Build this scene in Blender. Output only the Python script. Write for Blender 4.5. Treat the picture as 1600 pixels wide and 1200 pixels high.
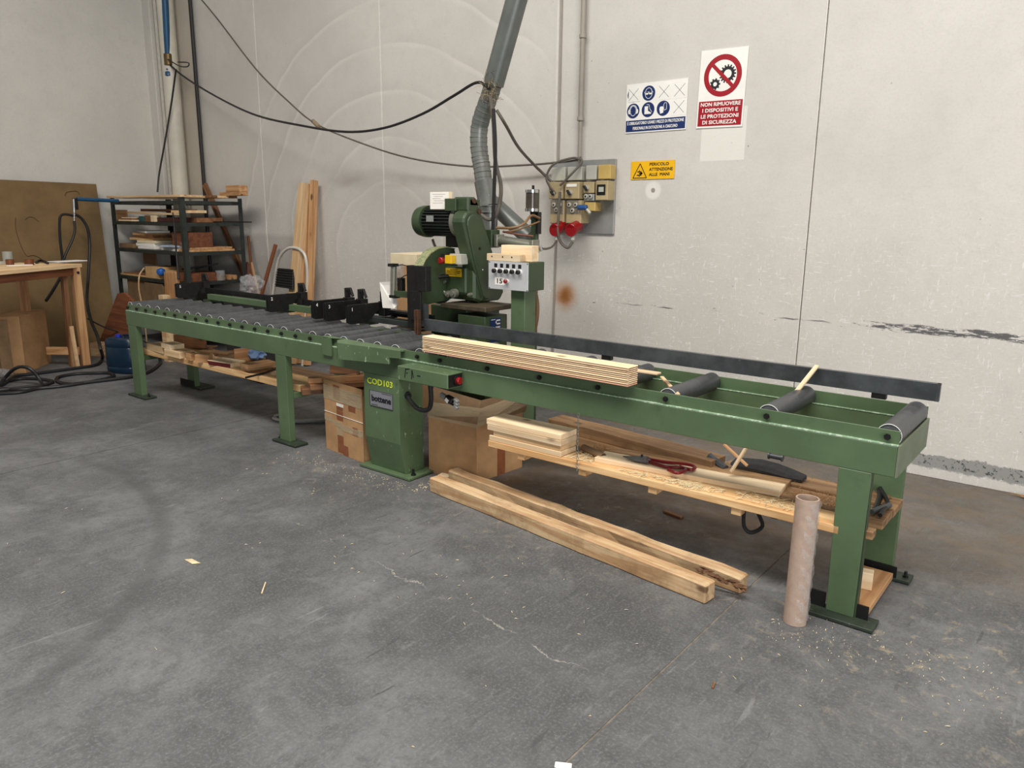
import bpy, bmesh, math, random
from mathutils import Vector, Matrix, Euler
random.seed(7)
for o in list(bpy.data.objects): bpy.data.objects.remove(o)
S = bpy.context.scene
COL = S.collection
PI = math.pi
# ------------------------------------------------------------------ camera
CAM = Vector((0, -3.0145, 1.5756)); FPX = 1187.1
yaw, pitch, roll = math.radians(38.564), math.radians(12.51), math.radians(-0.515)
fw = Vector((-math.sin(yaw)*math.cos(pitch), math.cos(yaw)*math.cos(pitch), -math.sin(pitch)))
r0 = Vector((math.cos(yaw), math.sin(yaw), 0)); d0 = fw.cross(r0)
rt = r0*math.cos(roll) + d0*math.sin(roll); dn = -r0*math.sin(roll) + d0*math.cos(roll)
cd = bpy.data.cameras.new('camera'); cam = bpy.data.objects.new('camera', cd); COL.objects.link(cam)
cd.sensor_width = 36; cd.lens = FPX/1600*36; cd.clip_end = 100
cam.matrix_world = Matrix(((rt.x, -dn.x, -fw.x, CAM.x), (rt.y, -dn.y, -fw.y, CAM.y), (rt.z, -dn.z, -fw.z, CAM.z), (0, 0, 0, 1)))
S.camera = cam
# ------------------------------------------------------------------ light
w = bpy.data.worlds.new('world'); S.world = w; w.use_nodes = True
w.node_tree.nodes['Background'].inputs[0].default_value = (0.92, 0.95, 1.0, 1)
w.node_tree.nodes['Background'].inputs[1].default_value = 0.11
def area(name, loc, target, sx, sy, power, col):
    l = bpy.data.lights.new(name, 'AREA'); l.shape = 'RECTANGLE'; l.size = sx; l.size_y = sy
    l.energy = power; l.color = col
    o = bpy.data.objects.new(name, l); COL.objects.link(o); o.location = loc
    o.rotation_euler = (Vector(target)-Vector(loc)).to_track_quat('-Z', 'Y').to_euler()
    return o
area('skylight', (-1.6, -2.5, 6.4), (-1.8, -1.6, 0), 9, 1.4, 740, (1.0, 0.955, 0.895))
area('open_door', (4.4, -4.4, 1.4), (-1.0, 2.0, 0.8), 4.0, 2.4, 235, (0.97, 0.985, 1.0))
S.view_settings.view_transform = 'Standard'; S.view_settings.look = 'None'
S.view_settings.exposure = 0.06; S.view_settings.gamma = 1; S.view_settings.use_curve_mapping = False

# ------------------------------------------------------------------ helpers
def at(px, py, x=None, y=None, z=None):
    """point of the room seen at a photo pixel, on the plane x=, y= or z="""
    d = rt*((px-800)/FPX) + dn*((py-600)/FPX) + fw
    if x is not None: t = (x-CAM.x)/d.x
    elif y is not None: t = (y-CAM.y)/d.y
    else: t = (z-CAM.z)/d.z
    return CAM + d*t
class MB:
    def __init__(s): s.v = []; s.f = []
    def add(s, vs, fs):
        n = len(s.v); s.v += [Vector(v) for v in vs]; s.f += [tuple(i+n for i in f) for f in fs]; return s
    def box(s, x0, x1, y0, y1, z0, z1, M=None):
        vs = [Vector((x, y, z)) for z in (z0, z1) for y in (y0, y1) for x in (x0, x1)]
        if M: vs = [M @ v for v in vs]
        return s.add(vs, [(0, 2, 3, 1), (4, 5, 7, 6), (0, 1, 5, 4), (2, 6, 7, 3), (0, 4, 6, 2), (1, 3, 7, 5)])
    def cyl(s, a, b, r, n=16, r2=None, cap=True):
        a = Vector(a); b = Vector(b); r2 = r if r2 is None else r2
        d = (b-a).normalized(); u = d.orthogonal().normalized(); v = d.cross(u)
        vs = []
        for p, q in ((a, r), (b, r2)):
            for i in range(n):
                t = 2*PI*i/n; vs.append(p + u*math.cos(t)*q + v*math.sin(t)*q)
        fs = [(i, (i+1) % n, n+(i+1) % n, n+i) for i in range(n)]
        if cap: fs += [tuple(range(n-1, -1, -1)), tuple(range(n, 2*n))]
        return s.add(vs, fs)
    def pipe(s, a, b, r, t, n=24):
        a = Vector(a); b = Vector(b); d = (b-a).normalized(); u = d.orthogonal().normalized(); v = d.cross(u); vs = []
        for p, q in ((a, r), (b, r), (b, r-t), (a, r-t)):
            for i in range(n):
                k = 2*PI*i/n; vs.append(p + u*math.cos(k)*q + v*math.sin(k)*q)
        fs = []
        for j in range(4):
            for i in range(n): fs.append((j*n+i, j*n+(i+1) % n, ((j+1) % 4)*n+(i+1) % n, ((j+1) % 4)*n+i))
        return s.add(vs, fs)
    def prism(s, poly, d):
        """poly: list of 3D points, d: extrusion vector"""
        n = len(poly); d = Vector(d); p = [Vector(q) for q in poly]
        return s.add(p + [q+d for q in p], [tuple(range(n-1, -1, -1)), tuple(range(n, 2*n))] + [(i, (i+1) % n, n+(i+1) % n, n+i) for i in range(n)])
    def tube(s, pts, r, n=8, smooth=5, closed=False):
        P = catmull([Vector(p) for p in pts], smooth) if smooth > 1 else [Vector(p) for p in pts]
        m = len(P); vs = []; u = None
        for i, p in enumerate(P):
            d = (P[min(i+1, m-1)] - P[max(i-1, 0)]).normalized()
            u = d.orthogonal().normalized() if u is None else (u - d*u.dot(d)).normalized()
            v = d.cross(u); rr = r(i/(m-1)) if callable(r) else r
            for k in range(n):
                t = 2*PI*k/n; vs.append(p + u*math.cos(t)*rr + v*math.sin(t)*rr)
        fs = [(i*n+k, i*n+(k+1) % n, (i+1)*n+(k+1) % n, (i+1)*n+k) for i in range(m-1) for k in range(n)]
        fs += [tuple(range(n-1, -1, -1)), tuple(range((m-1)*n, m*n))]
        return s.add(vs, fs)
    def lathe(s, prof, base, axis=(0, 0, 1), n=24):
        d = Vector(axis).normalized(); u = d.orthogonal().normalized(); v = d.cross(u); base = Vector(base); vs = []
        for r, h in prof:
            for k in range(n):
                t = 2*PI*k/n; vs.append(base + d*h + (u*math.cos(t) + v*math.sin(t))*r)
        m = len(prof); fs = [(i*n+k, i*n+(k+1) % n, (i+1)*n+(k+1) % n, (i+1)*n+k) for i in range(m-1) for k in range(n)]
        fs += [tuple(range(n-1, -1, -1)), tuple(range((m-1)*n, m*n))]
        return s.add(vs, fs)
    def build(s, name, mat, parent=None, bev=0, smooth=False, origin=None):
        lo = Vector([min(v[i] for v in s.v) for i in range(3)]); hi = Vector([max(v[i] for v in s.v) for i in range(3)])
        o0 = Vector(origin) if origin is not None else Vector(((lo.x+hi.x)/2, (lo.y+hi.y)/2, lo.z))
        me = bpy.data.meshes.new(name); me.from_pydata([v-o0 for v in s.v], [], s.f)
        bm = bmesh.new(); bm.from_mesh(me); bmesh.ops.recalc_face_normals(bm, faces=bm.faces); bm.to_mesh(me); bm.free()
        if smooth:
            me.shade_smooth()
            me.set_sharp_from_angle(angle=math.radians(40))
        me.materials.append(mat)
        o = bpy.data.objects.new(name, me); COL.objects.link(o)
        place(o, parent, o0)
        if bev:
            m = o.modifiers.new('b', 'BEVEL'); m.width = bev; m.segments = 1; m.limit_method = 'ANGLE'
        return o
WORLD = {}
def wl(o): return WORLD.get(o.name, Vector((0, 0, 0)))
def place(o, parent, loc):
    loc = Vector(loc); WORLD[o.name] = loc
    if parent is not None: o.parent = parent; o.location = loc - wl(parent)
    else: o.location = loc
def catmull(P, k):
    out = []
    for i in range(len(P)-1):
        p0 = P[i-1] if i else P[0]*2-P[1]; p1 = P[i]; p2 = P[i+1]; p3 = P[i+2] if i+2 < len(P) else P[-1]*2-P[-2]
        for j in range(k):
            t = j/k
            out.append(((p1*2) + (p2-p0)*t + (p0*2-p1*5+p2*4-p3)*t*t + (p1*3-p0-p2*3+p3)*t**3)*0.5)
    out.append(P[-1]); return out
def thing(name, label, cat, loc, group=None):
    o = bpy.data.objects.new(name, None); COL.objects.link(o); o.empty_display_size = .05
    place(o, None, loc); return tag(o, label, cat, group)
def tag(o, label=None, cat=None, group=None, kind=None):
    if label: o['label'] = label
    if cat: o['category'] = cat
    if group: o['group'] = group
    if kind: o['kind'] = kind
    return o
def struct(o): o['kind'] = 'structure'; return o
PL = {}
def plank(name, a, b, w_, h_, mat, parent=None, up=(0, 0, 1), bev=.002, seg=0, rough=0):
    """board whose centre line runs a-b; local X is its length so that the grain follows it"""
    a = Vector(a); b = Vector(b); L = (b-a).length; x = (b-a).normalized(); y = Vector(up).cross(x).normalized(); z = x.cross(y)
    mb = MB()
    if seg:
        rnd = random.Random(int(L*1000)); rings = []
        for i in range(seg+1):
            t = -L/2 + L*i/seg; q = [(-w_/2, -h_/2), (w_/2, -h_/2), (w_/2, h_/2), (-w_/2, h_/2)]
            rings += [(t, p[0]+rnd.uniform(-rough, rough), p[1]+(rnd.uniform(-rough, 0) if p[1] > 0 else 0)) for p in q]
        mb.add(rings, [(i*4+k, i*4+(k+1) % 4, (i+1)*4+(k+1) % 4, (i+1)*4+k) for i in range(seg) for k in range(4)] + [(3, 2, 1, 0), (seg*4, seg*4+1, seg*4+2, seg*4+3)])
    else: mb.box(-L/2, L/2, -w_/2, w_/2, -h_/2, h_/2)
    o = mb.build(name, mat, None, bev, origin=(0, 0, 0))
    place(o, parent, (a+b)/2); o.rotation_euler = Matrix((x, y, z)).transposed().to_euler()
    return o
def brick(name, c, size, ang, mat, parent=None, bev=.002, tilt=(0, 0)):
    """block resting with its base centre at c, turned by ang degrees"""
    mb = MB().box(-size[0]/2, size[0]/2, -size[1]/2, size[1]/2, 0, size[2])
    o = mb.build(name, mat, None, bev, origin=(0, 0, 0)); place(o, parent, c)
    o.rotation_euler = (math.radians(tilt[0]), math.radians(tilt[1]), math.radians(ang)); return o
class Frame:
    """flat working plane: origin o, axes u (right), v (up), n (towards the viewer)"""
    def __init__(s, o, u, v): s.o = Vector(o); s.u = Vector(u).normalized(); s.v = Vector(v).normalized(); s.n = s.u.cross(s.v)
    def p(s, a, b, d=0): return s.o + s.u*a + s.v*b + s.n*d
    def poly(s, mb, pts, d0, d1): return mb.prism([s.p(a, b, d0) for a, b in pts], s.n*(d1-d0))
    def rect(s, mb, a0, a1, b0, b1, d0, d1): return s.poly(mb, [(a0, b0), (a1, b0), (a1, b1), (a0, b1)], d0, d1)
    def disc(s, mb, a, b, r, d0, d1, n=32, ry=None): return s.poly(mb, [(a+r*math.cos(2*PI*i/n), b+(ry or r)*math.sin(2*PI*i/n)) for i in range(n)], d0, d1)
    def ring(s, mb, a, b, r, t, d0, d1, n=32, ry=None, a0=0, a1=2*PI):
        ry = ry or r
        for i in range(n):
            k0 = a0+(a1-a0)*i/n; k1 = a0+(a1-a0)*(i+1)/n
            q = [(a+rr*math.cos(k), b+(ry-r+rr)*math.sin(k)) for rr, k in ((r-t, k0), (r, k0), (r, k1), (r-t, k1))]
            s.poly(mb, q, d0, d1)
        return mb
    def line(s, mb, a0, b0, a1, b1, t, d0, d1):
        dx, dy = a1-a0, b1-b0; L = math.hypot(dx, dy); nx, ny = -dy/L*t/2, dx/L*t/2
        return s.poly(mb, [(a0+nx, b0+ny), (a0-nx, b0-ny), (a1-nx, b1-ny), (a1+nx, b1+ny)], d0, d1)
    def text(s, name, txt, a, b, size, mat, parent, d, width=None, bold=0, align='CENTER', extr=.0004, shear=0):
        c = bpy.data.curves.new(name, 'FONT'); c.body = txt; c.size = size; c.extrude = extr
        c.align_x = align; c.align_y = 'CENTER'; c.resolution_u = 2; c.shear = shear
        t = bpy.data.objects.new('tmp', c); COL.objects.link(t)
        dg = bpy.context.evaluated_depsgraph_get(); dg.update()
        me = bpy.data.meshes.new_from_object(t.evaluated_get(dg)); bpy.data.objects.remove(t); me.name = name
        xs = [v.co.x for v in me.vertices]; k = 1
        if width and xs: k = width/(max(xs)-min(xs))
        for v in me.vertices: v.co.x *= k
        if bold:
            vs = [v.co.copy() for v in me.vertices]; fs = [tuple(q.vertices) for q in me.polygons]; nv = len(vs); k = bold*size; V = []; Fc_ = []
            for j, (ox, oy) in enumerate(((0, 0), (k, k), (-k, k), (k, -k), (-k, -k))):
                V += [v+Vector((ox, oy, j*.00018)) for v in vs]; Fc_ += [tuple(i+j*nv for i in q) for q in fs]
            me = bpy.data.meshes.new(name); me.from_pydata(V, [], Fc_)
        me.materials.clear(); me.materials.append(mat)
        o = bpy.data.objects.new(name, me); COL.objects.link(o); place(o, parent, s.p(a, b, d))
        o.rotation_euler = Matrix((s.u, s.v, s.n)).transposed().to_euler(); return o

# ------------------------------------------------------------------ materials
class G:
    def __init__(s, name, rough=.6, metal=0, spec=.5):
        s.m = bpy.data.materials.new(name); s.m.use_nodes = True; s.t = s.m.node_tree; s.b = s.t.nodes['Principled BSDF']
        s.b.inputs['Roughness'].default_value = rough; s.b.inputs['Metallic'].default_value = metal; s.b.inputs['Specular IOR Level'].default_value = spec
        s.geo = None; s.tc = None
    def put(s, v, sock):
        if isinstance(v, (int, float)): sock.default_value = v
        elif isinstance(v, tuple): sock.default_value = v if len(v) == len(sock.default_value) else (*v, 1)
        else: s.t.links.new(v, sock)
    def node(s, ty, **k):
        n = s.t.nodes.new(ty)
        for a, b in k.items(): setattr(n, a, b)
        return n
    def mt(s, op, a, b=0, c=None, clamp=False):
        n = s.node('ShaderNodeMath', operation=op, use_clamp=clamp); s.put(a, n.inputs[0]); s.put(b, n.inputs[1])
        if c is not None: s.put(c, n.inputs[2])
        return n.outputs[0]
    def pos(s):
        if not s.geo: s.geo = s.node('ShaderNodeNewGeometry')
        return s.geo.outputs['Position']
    def obj(s):
        if not s.tc: s.tc = s.node('ShaderNodeTexCoord')
        return s.tc.outputs['Object']
    def xyz(s, v):
        n = s.node('ShaderNodeSeparateXYZ'); s.put(v, n.inputs[0]); return n.outputs
    def mp(s, v, scale=(1, 1, 1), rot=(0, 0, 0), loc=(0, 0, 0)):
        n = s.node('ShaderNodeMapping'); s.put(v, n.inputs[0]); n.inputs['Scale'].default_value = scale; n.inputs['Rotation'].default_value = rot; n.inputs['Location'].default_value = loc; return n.outputs[0]
    def noise(s, v, scale, detail=4, rough=.55, dist=0):
        n = s.node('ShaderNodeTexNoise'); s.put(v, n.inputs['Vector']); n.inputs['Scale'].default_value = scale; n.inputs['Detail'].default_value = detail
        n.inputs['Roughness'].default_value = rough; n.inputs['Distortion'].default_value = dist; return n.outputs['Fac']
    def vor(s, v, scale, feat='F1'):
        n = s.node('ShaderNodeTexVoronoi', feature=feat); s.put(v, n.inputs['Vector']); n.inputs['Scale'].default_value = scale; return n.outputs['Distance']
    def ramp(s, f, lo, hi, a=0., b=1.):
        n = s.node('ShaderNodeMapRange', clamp=True, interpolation_type='SMOOTHSTEP'); s.put(f, n.inputs[0])
        for i, v in enumerate((lo, hi, a, b)): n.inputs[1+i].default_value = v
        return n.outputs[0]
    def mix(s, f, a, b, mode='MIX'):
        n = s.node('ShaderNodeMix', data_type='RGBA', blend_type=mode); s.put(f, n.inputs[0]); s.put(a, n.inputs[6]); s.put(b, n.inputs[7]); return n.outputs[2]
    def bump(s, h, strength=.3, dist=.01):
        n = s.node('ShaderNodeBump'); n.inputs['Strength'].default_value = strength; n.inputs['Distance'].default_value = dist; s.put(h, n.inputs['Height']); s.t.links.new(n.outputs[0], s.b.inputs['Normal'])
    def col(s, c): s.put(c, s.b.inputs['Base Color']); return s
    def rough(s, c): s.put(c, s.b.inputs['Roughness']); return s
def srgb(r, g, b):
    f = lambda c: (c/255/12.92) if c/255 <= .04045 else ((c/255+.055)/1.055)**2.4
    return (f(r), f(g), f(b))
def sc(c, k): return tuple(v*k for v in c)
def simple(name, c, rough=.5, metal=0, var=.25, scale=8, bump=0, spec=.5, wear=None, wearamt=.62):
    g = G(name, rough, metal, spec); v = g.obj()
    n = g.noise(v, scale, 5, .6); c2 = g.mix(g.ramp(n, .3, .7), sc(c, 1-var), sc(c, 1+var*.6))
    if wear:
        n2 = g.noise(g.mp(v, loc=(3, 5, 1)), scale*3.3, 6, .7); c2 = g.mix(g.ramp(n2, wearamt, wearamt+.08), c2, wear)
    g.col(c2)
    if bump: g.bump(n, bump, .004)
    return g.m
def wood(name, light, dark, knots=True, ring=26, rough=.65, age=0, seed=0):
    g = G(name, rough); v = g.obj(); info = g.node('ShaderNodeObjectInfo').outputs['Random']
    off = g.node('ShaderNodeCombineXYZ'); g.put(g.mt('MULTIPLY', info, 37.), off.inputs[0]); g.put(g.mt('MULTIPLY', info, 11.), off.inputs[1]); g.put(g.mt('MULTIPLY', info, 23.), off.inputs[2])
    va = g.node('ShaderNodeVectorMath', operation='ADD'); g.put(v, va.inputs[0]); g.put(off.outputs[0], va.inputs[1]); v = va.outputs[0]
    q = g.mp(v, scale=(.06, 1, 1)); wv = g.noise(q, ring, 3, .5, .6)
    fine = g.noise(g.mp(v, scale=(.03, 1, 1)), ring*7, 2, .5)
    f = g.mt('ADD', g.mt('MULTIPLY', g.ramp(wv, .35, .65), .65), g.mt('MULTIPLY', fine, .45))
    c = g.mix(f, light, dark)
    br = g.mt('ADD', .82, g.mt('MULTIPLY', info, .3)); c = g.mix(1., c, g.mixc(br), 'MULTIPLY')
    if knots:
        k = g.vor(g.mp(v, scale=(.45, 1, 1)), 5.5); c = g.mix(g.ramp(k, .05, .12, 1, 0), c, sc(dark, .35))
    if age:
        a = g.noise(v, 4, 5, .7); c = g.mix(g.ramp(a, .5-age*.1, .75, 0, age), c, sc(dark, .4))
        a2 = g.noise(g.mp(v, scale=(.2, 1, 1)), 30, 3, .7); c = g.mix(g.ramp(a2, .62, .7, 0, .6*age), c, sc(dark, .2))
    g.col(c); g.bump(g.mt('ADD', f, g.noise(v, 120, 2)), .25, .001)
    return g.m
def _mixc(s, f):
    n = s.node('ShaderNodeCombineColor'); [s.put(f, n.inputs[i]) for i in range(3)]; return n.outputs[0]
G.mixc = _mixc

GREEN = srgb(86, 107, 76); DGREEN = srgb(56, 71, 47)
def greenpaint(name, c, wearc, amt=.66, dirt=.35):
    g = G(name, .42); v = g.pos()
    n = g.noise(v, 2.3, 5, .6); col = g.mix(g.ramp(n, .3, .75), sc(c, .84), sc(c, 1.12))
    d = g.noise(g.mp(v, loc=(4, 1, 2)), 6, 6, .7); col = g.mix(g.ramp(d, .55, .78, 0, dirt), col, sc(c, .25))
    sp = g.noise(g.mp(v, loc=(9, 1, 2), scale=(1, 1, .35)), 38, 5, .7); col = g.mix(g.ramp(sp, amt, amt+.05, 0, .75), col, wearc)
    g.col(col); g.rough(g.ramp(n, .2, .8, .35, .55)); g.bump(g.noise(v, 160, 2), .08, .001); return g.m
M_green = greenpaint('green_paint', GREEN, srgb(165, 185, 160), .73)
M_gworn = greenpaint('green_paint_worn', GREEN, srgb(175, 195, 172), .63, .75)
M_gledge = greenpaint('green_paint_edge', srgb(150, 180, 148), srgb(205, 220, 200), .5, .1)
M_dgreen = greenpaint('dark_green_paint', DGREEN, srgb(120, 140, 110), .72, .5)
M_black = simple('black_metal', (.012, .012, .012), .5, .3, .3, 14, wear=(.06, .06, .06))
M_rubber = simple('black_rubber', (.012, .012, .013), .5, 0, .2, 20)
M_cable = simple('grey_cable', srgb(92, 86, 78), .5, 0, .25, 12)
M_rackm = simple('rack_steel', srgb(58, 64, 62), .45, .4, .2, 10, wear=srgb(100, 100, 95), wearamt=.7)
def rollerm():
    g = G('roller_steel', .3, .25); v = g.obj(); info = g.node('ShaderNodeObjectInfo').outputs['Random']
    n = g.noise(g.mp(v, scale=(2, 8, 2)), 6, 5, .6); n2 = g.noise(v, 60, 4, .7)
    k = g.mt('ADD', g.ramp(n, .25, .75, .6, 1.1), g.mt('MULTIPLY', info, .3))
    g.col(g.mix(1., g.mix(g.ramp(n2, .6, .75, 0, .5), srgb(76, 78, 80), srgb(122, 112, 100)), g.mixc(k), 'MULTIPLY')); g.rough(g.ramp(n, .2, .8, .3, .5)); return g.m
M_roller = rollerm()
M_bright = simple('bright_edge_steel', srgb(232, 232, 228), .3, 0, .05)
M_fence = simple('dark_fence_steel', srgb(80, 84, 87), .36, .35, .35, 7, wear=srgb(120, 125, 130), wearamt=.66)
M_galv = simple('galvanised_duct', srgb(132, 134, 130), .36, .5, .25, 7, wear=srgb(165, 165, 160))
M_galvd = simple('grey_pipe_paint', srgb(104, 108, 104), .38, .3, .15, 7)
M_wood = wood('pine_fresh', srgb(236, 208, 166), srgb(205, 165, 116))
M_woodp = wood('pine_pale', srgb(244, 224, 190), srgb(222, 190, 148), ring=20)
M_woodo = wood('pine_orange', srgb(204, 162, 116), srgb(158, 110, 68))
M_woodd = wood('wood_dark', srgb(150, 104, 66), srgb(100, 64, 38), age=.4)
M_woodr = wood('wood_red', srgb(140, 84, 52), srgb(96, 54, 32), knots=False)
M_timber = wood('old_timber', srgb(226, 198, 156), srgb(178, 136, 94), age=.7, ring=34)
M_wshelf = wood('shelf_plank', srgb(232, 198, 148), srgb(190, 142, 90), ring=30, age=.15)
M_wdust = wood('dusty_plank', srgb(168, 132, 92), srgb(112, 82, 54), age=.4)
def cardboard(name, c, stain=.25):
    g = G(name, .8); v = g.obj(); fl = g.noise(g.mp(v, scale=(1, 1, .02)), 220, 2)
    n = g.noise(v, 5, 5, .6); col = g.mix(g.ramp(n, .3, .7), sc(c, 1-stain), sc(c, 1.08)); g.col(g.mix(g.mt('MULTIPLY', fl, .16), col, sc(c, .7))); g.bump(n, .25, .01); return g.m
M_card = cardboard('cardboard', srgb(188, 146, 102)); M_cardd = cardboard('cardboard_dark', srgb(136, 108, 78), .3); M_cardl = cardboard('cardboard_light', srgb(205, 165, 115))
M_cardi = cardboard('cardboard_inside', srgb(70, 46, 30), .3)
M_tapeb = simple('brown_tape', srgb(140, 84, 52), .3, 0, .15, 20)
def clearm(name, c, alpha, rough=.15):
    g = G(name, rough); g.col(c); g.b.inputs['Alpha'].default_value = alpha; v = g.obj(); g.bump(g.noise(g.mp(v, scale=(1, 1, 3)), 22, 5, .7, .8), .9, .01); return g.m
M_film = clearm('clear_film', srgb(235, 230, 225), .22, .12); M_tape = clearm('clear_tape', srgb(215, 195, 160), .45, .2)
M_glassy = clearm('clear_plastic', srgb(190, 195, 195), .38, .1)
M_board = simple('brown_board', srgb(120, 96, 62), .85, 0, .2, 3, .3)
M_white = simple('white_paper', srgb(240, 236, 228), .7, 0, .04, 8)
M_print = simple('pencil_grey', srgb(165, 160, 150), .8, 0, .05)
M_signw = simple('sign_white', srgb(236, 234, 228), .4, 0, .05, 6)
M_blue = simple('sign_blue', srgb(22, 44, 96), .4, 0, .1, 6); M_red = simple('sign_red', srgb(158, 20, 34), .4, 0, .08, 6)
M_yel = simple('sign_yellow', srgb(240, 184, 20), .4, 0, .08, 6); M_ink = simple('black_ink', (.01, .01, .012), .5, 0, .1)
M_redp = simple('red_plastic', srgb(140, 12, 20), .3, 0, .1); M_yelp = simple('yellow_plastic', srgb(222, 178, 24), .35, 0, .1)
M_beige = simple('beige_plastic', srgb(176, 158, 120), .45, 0, .12, 9); M_lgrey = simple('light_grey_plastic', srgb(178, 178, 166), .45, 0, .08, 9)
M_beigey = simple('yellowed_plastic', srgb(192, 164, 96), .45, 0, .1, 9)
M_gplate = simple('grey_plate', srgb(152, 152, 150), .4, .3, .12, 7); M_pface = simple('silver_faceplate', srgb(206, 208, 210), .35, .25, .06, 9)
M_bluep = simple('blue_pipe', srgb(26, 78, 116), .35, 0, .12, 9); M_jerry = simple('blue_jerrycan', srgb(15, 40, 60), .35, 0, .2, 6)
M_cap = simple('blue_cap', srgb(30, 50, 160), .4); M_brass = simple('brass_fitting', srgb(110, 90, 58), .4, .6)
M_chrome = simple('chrome', srgb(200, 200, 200), .18, .9, .1); M_cream = simple('cream_box', srgb(226, 210, 176), .6, 0, .08)
M_rust = simple('rusty_steel', srgb(92, 64, 48), .6, .4, .4, 20, wear=srgb(40, 32, 28)); M_tan = simple('tan_hose', srgb(122, 92, 58), .5, 0, .2)
M_redh = simple('dark_red_handle', srgb(112, 12, 20), .3, 0, .1)
M_neon = simple('yellow_marker', srgb(206, 220, 50), .6, 0, .2, 30); M_cloth = simple('dark_cloth', srgb(46, 46, 48), .95, 0, .25, 30, .4)
M_whitep = simple('white_pipe', srgb(205, 200, 186), .5, 0, .12, 3, wear=srgb(160, 150, 135), wearamt=.7)
M_conduit = simple('grey_conduit', srgb(150, 144, 132), .5, 0, .12, 6); M_fluff = simple('dusty_fibre', srgb(140, 124, 96), .95, 0, .3, 60)
M_kraft = simple('kraft_tube', srgb(176, 152, 136), .75, 0, .1, 30, .15); M_cyl = simple('cylinder_grey', srgb(140, 140, 128), .35, .5, .15, 9)
M_shav = simple('sawdust', srgb(216, 198, 158), .9, 0, .2, 60); M_dust = simple('brown_sawdust', srgb(150, 112, 70), .95, 0, .3, 60)
M_twhite = simple('white_tube', srgb(208, 204, 194), .35, .1, .06); M_bag = clearm('plastic_bag', srgb(200, 200, 202), .32, .08)
M_bluebag = simple('blue_film', srgb(120, 150, 190), .4, 0, .3, 12); M_copper = simple('brown_roll', srgb(116, 64, 34), .4, 0, .15)
M_pipecol = M_conduit

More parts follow.
